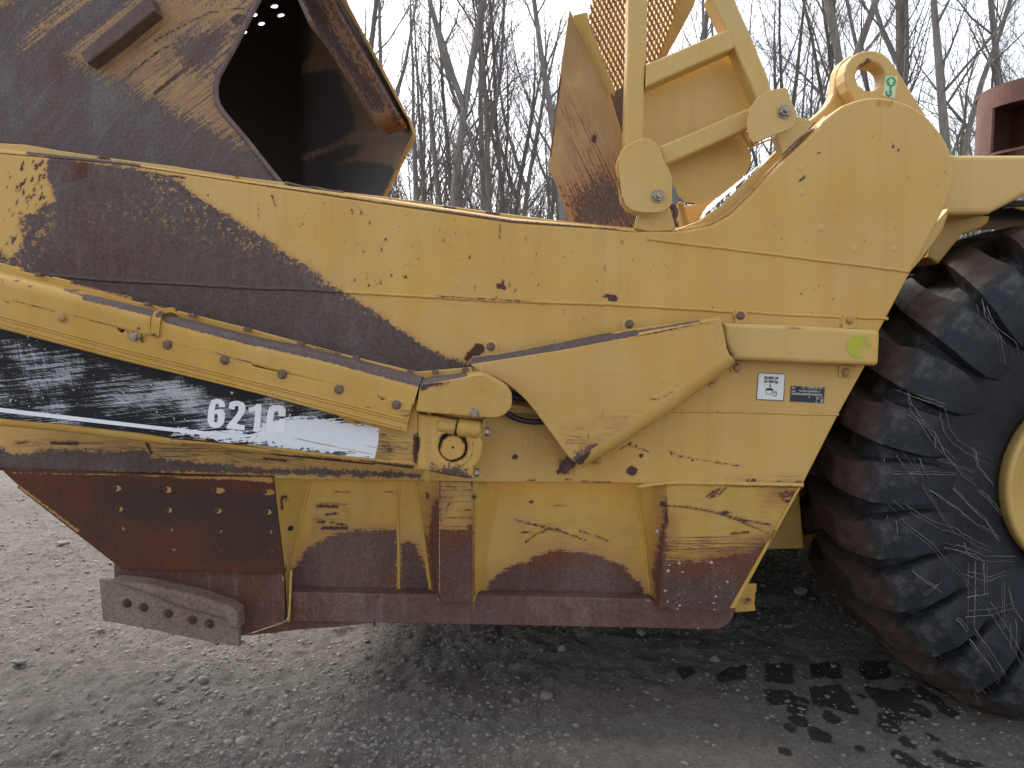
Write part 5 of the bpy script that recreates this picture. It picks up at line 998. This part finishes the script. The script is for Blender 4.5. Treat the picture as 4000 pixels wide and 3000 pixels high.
bar('cover_sheet', f('z3', (950, 630), (1600, 345), (1640, 450), (1735, 750), (1745, 850), (1672, 960), (1710, 1090), (1726, 1120), (1722, 1175), (1690, 1240), (1600, 1330), (1480, 1420), (1380, 1460), (1310, 1472), (1250, 1462), (1205, 1415), (1160, 1320), (1110, 1150), (945, 1000)), 2.90, .008, dict(rust0=.5, wear=[('l', f('z3', (1250, 1466), (1320, 1472)), 2.4), ('c', *f1('z3', 1290, 1145), 1.8), ('c', *f1('z3', 1210, 1160), 1.8)]), bev=.002)
bar('guard_post', f('z3', (836, -30), (978, -30), (972, 300), (952, 620), (945, 1000), (935, 1060), (812, 1060), (818, 800), (832, 400)), 2.79, .07)
bar('guard_post', f('z3', (1418, -30), (1600, -30), (1620, 30), (1720, 250), (1850, 575), (1880, 690), (1770, 730), (1640, 430), (1540, 215)), 2.79, .08)
bar('cross_bar', f('z3', (966, 462), (1300, 318), (1560, 205), (1605, 325), (1600, 345), (1280, 485), (962, 628)), 2.782, .08)
bar('cross_bar', f('z3', (1062, 1052), (1350, 932), (1690, 782), (1735, 800), (1740, 905), (1400, 1058), (1125, 1178), (1105, 1178)), 2.782, .08)
plate('bar_flange', f('x5', (1100, 40), (1150, 30), (1205, 195), (1450, 95), (1445, 112), (1198, 215)), 2.85, .02, M['front'], SCR, FS, bev=.002)
patch('bar_web', [(*f1('x5', 1150, 40), 2.84), (*f1('x5', 1210, 0), 2.76), (*f1('x5', 1285, 158), 2.76), (*f1('x5', 1203, 200), 2.84)], 4, 4, M['shaded_yellow'], SCR)
hinge1 = f('z3', (785, 1085), (830, 1045), (920, 1000), (960, 990), (1010, 1003), (1045, 1035), (1072, 1080), (1085, 1130), (1110, 1180), (1140, 1245), (1156, 1290), (1152, 1460), (1130, 1500), (1070, 1530), (960, 1532), (870, 1518), (820, 1480), (798, 1430), (775, 1250), (770, 1150))
h1 = bar('hinge_plate', hinge1, 2.70, .012, dict(rust0=.2, wear=[('l', f('z3', (775, 1100), (768, 1140)), 1.6), ('l', f('z3', (1010, 1070), (1022, 1065)), 1.4), ('l', f('z3', (795, 1430), (805, 1480)), 1.0)]), bev=.003)
bar('hinge_plate', f('z3', (775, 1110), (800, 1080), (870, 1100), (880, 1500), (930, 1540), (905, 1550), (830, 1520), (785, 1460), (765, 1280), (752, 1180)), 2.74, .03, dict(rust0=.2, wear=[('l', f('z3', (760, 1270), (790, 1440)), 1.2), ('l', f('z3', (768, 1110), (766, 1140)), 3)], base=-.02), bev=.003)
bolt(*f1('z3', 1050, 1413), 2.699, h1, 'bolt_zinc', r=.019, head=.012, stub=.012, rot=.5)
hinge2 = [f1('z3', 1700, 800), f1('z3', 1770, 700)] + f('z4', (0, 655), (60, 640), (125, 628), (145, 650), (175, 740), (205, 800), (214, 850), (195, 900), (150, 935), (0, 990), (-100, 1030), (-130, 1000), (-150, 900), (-138, 820))
h2 = bar('hinge_plate', hinge2, 2.70, .012, dict(rust0=.3, wear=[('c', *f1('z4', 57, 870), 1.6), ('l', f('z4', (0, 1000), (150, 940)), .8)]), bev=.003)
bolt(*f1('z4', 118, 805), 2.699, h2, 'bolt_zinc', r=.019, head=.012, stub=.014, rot=.1)
# tall shield, its flange, the dark pocket
sh = plate('tall_shield', f('z3', (412, 75), (425, 95), (560, 380), (640, 560), (700, 680), (760, 870), (806, 1030), (900, 1540), (872, 1665), (420, 1615), (400, 1560), (330, 1350), (262, 1212), (266, 1165), (330, 650)), 2.98, .014, M['slant'], SCR,
   dict(wear=[('p', f('z3', (420, 1420), (520, 1330), (640, 1250), (760, 1290), (900, 1530), (880, 1660), (450, 1640))), ('l', f('z3', (350, 560), (310, 800), (275, 1120)), 2.5), ('e', *f1('z3', 590, 1000), 6, 10)], fleck=[(('p', f('z3', (420, 1380), (760, 1250), (880, 1500), (450, 1500))), .5, 30)], scratch=[(('p', f('z3', (330, 500), (700, 900), (880, 1500), (420, 1500), (290, 1050))), .8, 60)], rust=[(('p', f('z3', (300, 600), (400, 700), (380, 1100), (270, 1150))), .8, 30)], rust0=.25), bev=.003, step=.012, label='tall slanting shield plate, brown and scuffed towards its foot')
patch('shield_flange', [(*f1('z3', 440, 112), 2.985), (*f1('z3', 530, 88), 2.90), (*f1('z3', 742, 655), 2.90), (*f1('z3', 700, 688), 2.985)], 4, 20, M['front'], SCR, FS)
plate('flange_lip', f('z3', (518, 95), (545, 85), (548, 120), (535, 150), (750, 660), (738, 660)), 2.905, .05, M['front'], SCR, FS, bev=.002)
tube('shield_edge', [W(*p, 2.985) for p in f('z3', (415, 82), (560, 380), (640, 560), (700, 690), (800, 1020))], .0045, M['front'], SCR, 6, dict(wear=[('l', f('z3', (585, 430), (590, 470)), 3), ('l', f('z3', (608, 505), (615, 530)), 3), ('l', f('z3', (640, 590), (650, 605)), 3), ('l', f('z3', (505, 270), (520, 310)), 3)]))
plate('dark_pocket', f('z3', (690, 690), (745, 650), (830, 615), (830, 1050), (800, 1040), (740, 840)), 3.02, .01, M['bar'], SCR, bev=.001)
# expanded metal screen, one sheet of diamond strands
def expanded():
    reg = f('z3', (590, -40), (575, 20), (550, 140), (640, 400), (740, 650), (820, 630), (970, 450), (1045, 440), (1110, 300), (1180, 60), (1200, -40))
    P = []; v, f_ = [], []
    cw, ch, sl = 9.8, 21.5, -0.30
    def pos(i, j):
        u = 1260 + i * cw / 2; vv = -60 + j * ch / 2 + (u - 1260) * sl; return u, vv
    A = np.array(reg)
    for i in range(0, 60):
        for j in range(0, 46):
            if (i + j) % 2: continue
            for di, dj in ((1, 1), (1, -1)):
                a_ = pos(i, j); b_ = pos(i + di, j + dj)
                if not in_poly(np.array([((a_[0] + b_[0]) / 2, (a_[1] + b_[1]) / 2)]), reg)[0]: continue
                def dep(u): return 3.05 + (u - 1270) * .0016
                # knuckles are short and steep, strands long: squash the diamond towards a hexagon
                m1 = (a_[0] + (b_[0] - a_[0]) * .5, a_[1] + (b_[1] - a_[1]) * .16); m2 = (a_[0] + (b_[0] - a_[0]) * .5, a_[1] + (b_[1] - a_[1]) * .84)
                tube_geo([W(*a_, dep(a_[0])), W(*m1, dep(a_[0]) - .004), W(*m2, dep(b_[0]) + .004), W(*b_, dep(b_[0]))], .0052, 4, v, f_)
    me = mk(v, f_, 'expanded_metal_screen'); link(me, 'expanded_metal_screen', M['mesh'], SCR)['label'] = 'rust-tinged yellow expanded metal screen'
expanded()
bar('screen_beam', f('z3', (1195, -30), (1330, -30), (1310, 40), (1210, 230), (1110, 410), (1048, 440), (1040, 425), (1130, 200)), 3.62, .10, mat='shaded_yellow', bev=.006)
patch('screen_beam_side', [(*f1('z3', 1155, -30), 3.50), (*f1('z3', 1225, -30), 3.62), (*f1('z3', 1060, 430), 3.62), (*f1('z3', 1000, 448), 3.50)], 3, 12, M['shaded_yellow'], SCR, FS)

# --- raised apron at the left
AP = [(-60, -60), (600, -60), (575, -30)] + f('z2', (425, 0), (330, 190), (235, 375), (150, 530), (100, 620), (80, 700), (82, 790), (100, 860), (140, 920), (200, 990), (330, 1140), (470, 1320), (600, 1470)) + [(612, 425), (-60, 350)]
keepA = f('z1', (560, 430), (640, 340), (1000, 90), (1190, -60), (2120, -60), (2040, 0), (1900, 300), (1740, 640), (1770, 800), (2074, 1240), (2000, 1210), (1830, 1095), (1500, 930), (1250, 810), (1000, 640), (830, 610), (720, 540), (600, 480))
apr = plate('apron_side', AP, 3.00, .03, M['apron'], SCR, dict(base=.10, keep=[('p', keepA), ('p', f('z1', (-60, -60), (160, -60), (60, 20), (-60, 110))), ('p', f('z1', (180, 350), (300, 200), (470, 60), (560, -60), (760, -60), (620, 60), (430, 220), (260, 330)))], wear=[], rust0=.05,
     wear2=[('p', f('z1', (1400, 330), (1850, 210), (1780, 480), (1620, 600), (1480, 540))), ('l', f('z1', (1250, 760), (1500, 560)), 4), ('l', f('z1', (1000, 640), (1300, 400), (1700, 250)), 2.2), ('l', f('z1', (1250, 330), (1700, 100), (2000, 60)), 2), ('e', *f1('z1', 1950, 160), 22, 12)], rust=[(('e', *f1('z1', 460, 560), 18, 30), .7, 20), (('p', f('z1', (1000, 560), (1800, 200), (1900, 400), (1700, 620), (1200, 760))), .35, 40)], scratch0=.3, scratch=[(('p', f('z1', (700, 520), (1300, 100), (2000, 0), (1740, 700), (2000, 1200), (1100, 700))), .85, 60)], fleck0=.12,
     ), bev=.004, step=.012, label='raised apron side, bare steel grey with scoured yellow patches')
# brown scoured patches inside the yellow field
tube('apron_rim', [W(*p, 2.998) for p in resample([(590, -60)] + f('z2', (435, 0), (338, 190), (243, 375), (160, 525), (108, 620), (90, 700), (92, 790), (110, 850), (150, 912), (210, 985), (340, 1135), (480, 1315), (605, 1470), (640, 1520)), 80)], .0105, M['rim_edge'], apr, 12)
plate('apron_stop_bar', f('z1', (645, 425), (1150, -10), (1175, -60), (1215, -30), (1250, 85), (1120, 190), (980, 310), (850, 405), (705, 515)), 2.93, .07, M['bar'], apr, bev=.008, step=.03, seg=3)
# inner hollow, its shade drawn as dark shapes in the wear mask
hollow_shade = dict(wear=[('p', f('z2', (-100, -60), (800, -60), (835, 100), (860, 250), (870, 390), (840, 470), (760, 530), (560, 600), (400, 720), (-100, 800))),
                 ('p', f('z2', (-100, 800), (550, 640), (850, 590), (1060, 560), (1100, 620), (1110, 700), (1180, 830), (1215, 950), (1200, 1050), (1130, 1120), (950, 1200), (700, 1290), (-100, 1400))),
                 ('p', f('z2', (-100, 1400), (850, 1290), (1140, 1175), (1270, 1185), (1190, 1270), (1050, 1340), (1240, 1310), (1440, 1330), (1560, 1370), (1450, 1620), (-100, 1620)))], base=-.03, rust0=.3)
right = [(*f1('z2', 1100, -120), 3.45), (*f1('z2', 1290, 330), 3.45), (*f1('z2', 1640, 955), 3.45), (*f1('z2', 1698, 1080), 3.45), (*f1('z2', 1440, 1620), 3.45)]
left = [(650, -60, 4.7), (650, 40, 4.7), (650, 180, 4.7), (650, 300, 4.7), (650, 440, 4.7)]
rows = []
for k in range(61):
    t_ = k / 60; row = []
    RR = resample([(p[0], p[1], p[2]) for p in right], 61); LL = resample(left, 61)
    a_ = np.array(W(*RR[k])); b_ = np.array(W(*LL[k]))
    for j in range(61):
        s_ = j / 60; q_ = LL[k] + (RR[k] - LL[k]) * s_; row.append(W(q_[0], q_[1], 3.45 + 1.245 * math.sin(math.pi / 2 * (1 - s_)) ** 1.3))
    rows.append(row)
grid_mesh(rows, 'apron_inner_wall', M['cavity'], SCR, hollow_shade, smooth=True)
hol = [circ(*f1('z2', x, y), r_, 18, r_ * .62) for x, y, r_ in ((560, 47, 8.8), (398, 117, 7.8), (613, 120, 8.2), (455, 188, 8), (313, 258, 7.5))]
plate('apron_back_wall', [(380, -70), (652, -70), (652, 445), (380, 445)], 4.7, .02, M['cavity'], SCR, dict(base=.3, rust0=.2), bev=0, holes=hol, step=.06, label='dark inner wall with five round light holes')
patch('apron_shade_lid', [(-400, -75, 3.02), (760, -75, 3.02), (690, -75, 4.72), (-300, -75, 4.72)], 4, 4, M['cavity'], SCR, dict(base=.3))  # out of view, added to close the hollow and keep it dark
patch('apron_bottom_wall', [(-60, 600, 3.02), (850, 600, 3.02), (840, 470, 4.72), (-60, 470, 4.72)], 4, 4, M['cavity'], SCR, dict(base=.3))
# folded channel down the open edge
def channel():
    Lo = resample(f('z2', (1010, -120), (1100, 60), (1250, 330), (1440, 660), (1636, 1020), (1640, 1040)), 60); Li = resample(f('z2', (700, -120), (850, 210), (1000, 400), (1200, 720), (1380, 1010), (1470, 1110)), 60); rows = []
    for k, (o_, i_) in enumerate(zip(Lo, Li)):
        q = np.array(W(i_[0], i_[1], 3.60)); p = np.array(W(o_[0], o_[1], 3.42)); r_ = []; e_ = 1 - max(0, (k - 54) / 5) ** 2 * .9
        for j in range(13):
            s_ = j / 12; m_ = q + (p - q) * s_; m_[1] -= .10 * e_ * min(1, 1.6 * math.sin(math.pi * s_) ** .6) if 0 < s_ < 1 else 0; r_.append(tuple(m_))
        rows.append(r_)
    grid_mesh(rows, 'apron_edge_channel', M['channel'], SCR, dict(wear=[('l', f('z2', (820, -60), (1010, 300), (1250, 640), (1400, 850)), 18), ('l', f('z2', (1050, -40), (1280, 400), (1600, 950)), 14)], base=-.05, rust0=.5, scratch0=.3), caps=False)
channel()
plate('apron_outer_edge', f('z2', (1080, -60), (1145, 0), (1245, 190), (1400, 470), (1560, 770), (1640, 935), (1655, 940), (1672, 985), (1703, 1085), (1693, 1112), (1450, 1590), (1430, 1600), (1685, 1085), (1640, 960), (1600, 900), (1250, 250), (1060, -60)), 3.40, .05, M['shaded_yellow'], SCR, dict(rust0=.8, scratch0=.3, wear=[('l', f('z2', (1690, 1110), (1440, 1595)), .8)]), bev=.004)

# --- rear frame beam and exhaust box at the right
fb = f('z4', (1300, 1105), (1322, 1103), (1360, 1112), (1950, 1112), (1950, 1370), (1843, 1412), (1600, 1540), (1255, 1545))
bar('rear_frame_beam', fb, 2.86, .35, bev=.022)
bar('rear_frame_underside', f('z4', (1240, 1545), (1600, 1552), (1590, 1600), (1540, 1640), (1400, 1690), (1230, 1900), (1150, 1850)), 3.0, .3, mat='shaded_yellow', bev=.01)
tube('rear_pipe', [W(*p, 3.0) for p in f('z4', (1700, 1478), (1760, 1470), (1843, 1492), (1950, 1520))], .014, M['front'], SCR, 12)
def exhaust():
    cx, r_ = W(2277, 260, 3.35)[0], W(2255, 260, 3.35)[0] - W(2111, 260, 3.35)[0]; zt = W(2111, 192, 3.35)[2]; zb = W(2111, 335, 3.35)[2]; z1 = W(2111, 219, 3.22)[2]; z0 = W(2111, 326, 3.22)[2]; cy = 3.35
    v, f_ = [], []; n = 64; t = .012
    def ring(rr, z): b = len(v); v.extend([(cx + rr * math.cos(2 * math.pi * k / n), cy + rr * math.sin(2 * math.pi * k / n), z) for k in range(n)]); return b
    zs = [zb, z0, z1, zt]; ro = [ring(r_, z) for z in zs]; ri = [ring(r_ - t, z) for z in zs]
    # the cut-out window on the side that faces the camera
    def open_(k, q): th = 2 * math.pi * (k + .5) / n; return q == 1 and (R(187) < th < R(302))
    for q in range(3):
        for k in range(n):
            j = (k + 1) % n
            if open_(k, q):
                continue
            f_.append((ro[q] + k, ro[q] + j, ro[q + 1] + j, ro[q + 1] + k)); f_.append((ri[q] + j, ri[q] + k, ri[q + 1] + k, ri[q + 1] + j))
            if q == 1 and open_(k - 1, 1): f_.append((ro[1] + k, ro[2] + k, ri[2] + k, ri[1] + k))
            if q == 1 and open_(j, 1) : f_.append((ro[1] + j, ri[1] + j, ri[2] + j, ro[2] + j))
    for k in range(n):
        j = (k + 1) % n
        f_.append((ro[3] + k, ro[3] + j, ri[3] + j, ri[3] + k)); f_.append((ro[1] + k, ri[1] + k, ri[1] + j, ro[1] + j)); f_.append((ro[2] + j, ri[2] + j, ri[2] + k, ro[2] + k))
    me = mk(v, f_, 'exhaust_box'); o = link(me, 'exhaust_box', M['stack'], SCR); o['label'] = 'rust-brown round exhaust box with open window'
    bm = bmesh.new(); bmesh.ops.create_cone(bm, cap_ends=True, segments=48, radius1=r_ * .82, radius2=r_ * .70, depth=.09); me = bpy.data.meshes.new('exhaust_dome'); bm.to_mesh(me); bm.free()
    link(me, 'exhaust_dome', M['stack'], SCR, loc=(cx + .05, cy, z0 + .0), smooth=False)
    hv = [((r_ - .004) * math.cos(math.pi * k / 32), (r_ - .004) * math.sin(math.pi * k / 32), 0) for k in range(33)]; me = mk(hv + [(x, y, .01) for x, y, z in hv], [tuple(range(32, -1, -1)), tuple(range(33, 66))] + [(k, (k + 1) % 33, 33 + (k + 1) % 33, 33 + k) for k in range(33)], 'exhaust_half_lid'); link(me, 'exhaust_half_lid', M['stack'], SCR, loc=(cx, cy + .02, zt - .012))  # half lid, shaped to hide sky yet let light in from the front
    box('exhaust_partition', cx - .01, cx + .01, cy - r_ * .7, cy + r_ * .9, z0, zt - .02, M['stack'], SCR)
exhaust()

# --- rear wheel
WC = np.array(W(2419, 1055, 2.765)); WS = 1.048; WC[2] = .972
prof = [(.30, .22), (.352, .14), (.372, .105), (.395, .085), (.42, .065), (.47, .05), (.55, .018), (.64, .004), (.72, .004), (.79, .012), (.85, .035), (.885, .07), (.905, .13), (.91, .25), (.915, .40), (.91, .55), (.905, .67), (.885, .73), (.85, .765), (.72, .79), (.55, .78), (.42, .70), (.30, .64)]
wheel = bpy.data.objects.new('rear_wheel', None); COL.objects.link(wheel); wheel.parent = SCR; wheel.matrix_parent_inverse = Matrix.Translation(-ROOT_LOC); wheel.location = tuple(WC); wheel.scale = (WS, 1.0, WS)
def tyre():
    n = 144; v, f_ = [], []
    for k in range(n):
        th = 2 * math.pi * k / n
        for r_, y in prof: v.append((r_ * math.cos(th), y, r_ * math.sin(th)))
    m = len(prof)
    for k in range(n):
        j = (k + 1) % n
        for i in range(m - 1): f_.append((k * m + i, k * m + i + 1, j * m + i + 1, j * m + i))
    me = mk(v, f_, 'tyre'); o = link(me, 'tyre', M['tyre'], wheel, smooth=True); return o
ty = tyre(); 
def lug_mesh(side):
    # stations: (base r, y, outward r, outward y, turn, half width at base, half width at top)
    S_ = [(.60, .004, .0, .002, .0, .040, .030), (.66, .003, .0, -.026, .0, .082, .070), (.73, .005, .0, -.044, .0, .094, .084), (.80, .014, .014, -.050, .0, .098, .088), (.86, .038, .044, -.040, .0, .098, .086), (.893, .075, .062, -.012, -.0, .084, .071),
          (.905, .13, .082, .0, -.014, .082, .068), (.91, .22, .084, 0, -.045, .080, .066), (.913, .32, .082, 0, -.085, .078, .064), (.915, .41, .060, 0, -.120, .074, .056)]
    v, f_ = [], []
    for (r_, y, dr, dy, turn, wb, wt) in S_:
        for (w_, o_) in ((-wb, 0), (-wt, 1), (-wt * .5, 1.03), (wt * .5, 1.03), (wt, 1), (wb, 0)):
            rr = r_ + dr * o_; yy = y + dy * o_ + (.004 if not o_ else 0); ph = w_ * (.93 / max(rr, .7)) * .93 + turn
            if side < 0: yy = .80 - yy
            v.append((rr * math.cos(ph), yy, rr * math.sin(ph)))
    m = 6
    for i in range(len(S_) - 1):
        for j in range(m - 1):
            q = (i * m + j, (i + 1) * m + j, (i + 1) * m + j + 1, i * m + j + 1); f_.append(q if side > 0 else q[::-1])
    f_.append(tuple(range(m))); f_.append(tuple((len(S_) - 1) * m + j for j in reversed(range(m))))
    me = mk(v, f_, 'lug'); me.materials.append(M['tyre']); return me
LM = {1: lug_mesh(1), -1: lug_mesh(-1)}; NL = 26
for s_ in (1, -1):
    for k in range(NL):
        o = bpy.data.objects.new('lug', LM[s_]); COL.objects.link(o); o.parent = ty; o.rotation_euler = (0, 2 * math.pi * (k + (0.10 if s_ > 0 else .6)) / NL, 0)
        bv = o.modifiers.new('bevel', 'BEVEL'); bv.width = .008; bv.segments = 2; bv.limit_method = 'ANGLE'; bv.angle_limit = R(28)
def rim():
    pr = [(.400, .10), (.408, .055), (.410, .038), (.400, .028), (.388, .034), (.380, .055), (.370, .075), (.355, .09), (.32, .10), (.28, .16), (.20, .20), (.0, .20)]; n = 96; v, f_ = [], []
    for k in range(n):
        th = 2 * math.pi * k / n
        for r_, y in pr: v.append((r_ * math.cos(th), y, r_ * math.sin(th)))
    m = len(pr)
    for k in range(n):
        j = (k + 1) % n
        for i in range(m - 1): f_.append((k * m + i, k * m + i + 1, j * m + i + 1, j * m + i))
    me = mk(v, f_, 'rim')
    for nm, val in (('wear', -.1), ('fine', -.05), ('keepfine', -.05), ('rust', .3), ('scratch', .1), ('fleck', 0)):
        at = me.attributes.new(nm, 'FLOAT', 'POINT'); at.data.foreach_set('value', [val] * len(me.vertices))
    o = link(me, 'rim', M['front'], wheel, smooth=True); o.scale = (.945, 1, .945); return o
rim()
box('rear_light_block', .95, 3.7, 3.97, 5.6, .40, 1.30, M['shaded_yellow'], SCR, {})  # unseen block added to darken the space behind the tyre
box('sun_leak_block', .88, 1.60, 3.45, 4.0, .58, .62, M['shaded_yellow'], SCR, {})  # unseen plate added to stop a spot of sun on the ground
box('axle_housing', 1.9, 2.7, 3.55, 5.6, .80, 1.20, M['shaded_yellow'], SCR, {})  # unseen, added with the block to shade the same space
far_w = bpy.data.objects.new('far_wheel', None); COL.objects.link(far_w); far_w.parent = SCR; far_w.matrix_parent_inverse = Matrix.Translation(-ROOT_LOC); far_w.location = (WC[0], 5.15, WC[2]); far_w.scale = (WS, 1, WS)  # unseen far wheel, added to block light from behind
ft = bpy.data.objects.new('tyre', ty.data); COL.objects.link(ft); ft.parent = far_w
box('tread_shade_panel', 1.86, 3.4, 2.98, 3.75, 2.055, 2.08, M['dark'], SCR, {})  # panel added over the tyre to shade its tread
# dried plant stems plastered on the sidewall
def stems():
    v, f_ = [], []
    L = [f('y7', (700, 1180), (820, 1230), (990, 1350), (1050, 1480), (1150, 1600), (1230, 1655)), f('y7', (820, 1080), (850, 1180), (900, 1250), (975, 1370), (1110, 1505)), f('y7', (980, 1370), (985, 1430)), f('y7', (1260, 555), (1275, 650), (1370, 740), (1460, 810), (1480, 880)),
         f('y7', (1290, 600), (1370, 780), (1400, 940)), f('y7', (1045, 1205), (1070, 1320), (1120, 1385), (1220, 1450), (1325, 1500)), f('y7', (750, 1090), (860, 1130), (1030, 1190)), f('y7', (750, 1470), (880, 1640)), f('y7', (735, 1585), (1110, 1590)), f('y7', (890, 1495), (950, 1620)), f('y7', (1220, 1440), (1240, 1540), (1330, 1650)),
         f('y7', (1000, 1500), (1210, 1580)), f('y7', (685, 1490), (690, 1655)), f('y8', (700, 50), (800, 135)), f('y8', (705, 170), (708, 340)), f('y8', (755, 200), (765, 280)), f('y8', (910, 0), (970, 90), (1040, 200), (1095, 265)), f('y8', (950, 20), (1120, 130), (1210, 215), (1330, 265)), f('y8', (1090, 10), (1200, 130), (1280, 200), (1360, 320)),
         f('y8', (780, 185), (840, 240), (960, 330), (1050, 430), (1140, 510), (1200, 590), (1270, 690)), f('y8', (840, 150), (1000, 245), (1130, 285), (1230, 350), (1320, 390)), f('y8', (1040, 360), (1220, 400), (1270, 440)), f('y8', (1155, 330), (1170, 390), (1235, 430)), f('y8', (1220, 440), (1222, 640), (1215, 840)), f('y8', (1275, 450), (1275, 640)),
         f('y8', (1215, 840), (1290, 940), (1400, 1110)), f('y8', (1190, 900), (1270, 1010), (1365, 1145)), f('y8', (1160, 770), (1330, 755), (1450, 715)), f('y8', (1390, 560), (1395, 840)), f('y8', (1290, 715), (1400, 880), (1500, 1060)), f('y8', (1100, 370), (1270, 440), (1450, 445)), f('y8', (725, 530), (800, 650)), f('y8', (775, 530), (890, 640)), f('y8', (850, 500), (1000, 600)), f('y8', (1030, 555), (920, 650)),
         f('y8', (1145, 1105), (1240, 1260)), f('y8', (1180, 1075), (1285, 1225)), f('y8', (1235, 1030), (1235, 1210)), f('y8', (1265, 1050), (1268, 1170)), f('y8', (1420, 600), (1440, 700), (1500, 800)), f('y8', (1000, 850), (1060, 920)), f('y8', (940, 900), (1010, 1000)), f('y8', (1110, 780), (1180, 860)), f('y8', (1160, 520), (1290, 560), (1400, 520)), f('y8', (1170, 655), (1300, 630)), f('y8', (1460, 780), (1465, 940)), f('y8', (1250, 20), (1300, 60), (1390, 170))]
    for pts in L:
        for rep in range(2):
            du, dv = (0, 0) if rep == 0 else (random.uniform(-16, 16), random.uniform(-14, 14))
            n = max(4, int(math.dist(pts[0], pts[-1]) / 7)); P = resample(pts, n); Q = []
            for i, p in enumerate(P):
                u, vv = p[0] + random.gauss(0, .7) + du, p[1] + random.gauss(0, .7) + dv; w3 = np.array(W(u, vv, 2.755)); rr = math.hypot(w3[0] - WC[0], w3[2] - WC[2]) / WS
                yy = WC[1] + float(np.interp(rr, [.40, .45, .55, .64, .72, .79, .86, .95], [.05, .04, .008, -.026, -.046, -.042, -.008, .06])) - .004
                Q.append(W(u, vv, yy))
            r0 = random.uniform(.0010, .0024) * (1 if rep == 0 else .6); tube_geo(Q, [r0 * (1 - .5 * i / n) for i in range(n)], 4, v, f_)
    me = mk(v, f_, 'dry_stems'); tag(link(me, 'dry_stems', M['straw']), 'tangle of dried plant stems plastered on the tyre sidewall', kind='stuff')
stems()
# grey paint splashes on the rear skirt
v, f_ = [], []
for x, y, r_ in ((1205, 740, 10), (1200, 722, 6), (1435, 735, 12), (1135, 752, 8), (1125, 793, 12), (1228, 802, 7), (1103, 936, 10), (1550, 873, 10), (1198, 963, 5), (1468, 978, 9), (1120, 1013, 8), (1352, 1020, 5), (1207, 1043, 9), (1192, 1067, 9), (1458, 1072, 9), (1340, 1207, 6), (1497, 911, 5), (1452, 1026, 7), (1045, 508, 12), (1108, 567, 5)):
    u, vv = f1('y6', x, y); c = np.array(W(u, vv, YB - .0005 if y < 1060 else YB + .043)); r3 = r_ * .3 * c[1] / FPX; b = len(v); v.append(tuple(c + np.array((0, -.0012, 0)))); a0 = random.random()
    for k in range(9): th = 2 * math.pi * k / 9 + a0; q = r3 * random.uniform(.8, 1.15); v.append(tuple(c + np.array((q * math.cos(th) * 1.15, .0008, q * math.sin(th)))))
    for k in range(9): f_.append((b, b + 1 + k, b + 1 + (k + 1) % 9))
me = mk(v, f_, 'paint_splash'); o = link(me, 'paint_splash', M['splash'], SCR); o['kind'] = 'stuff'
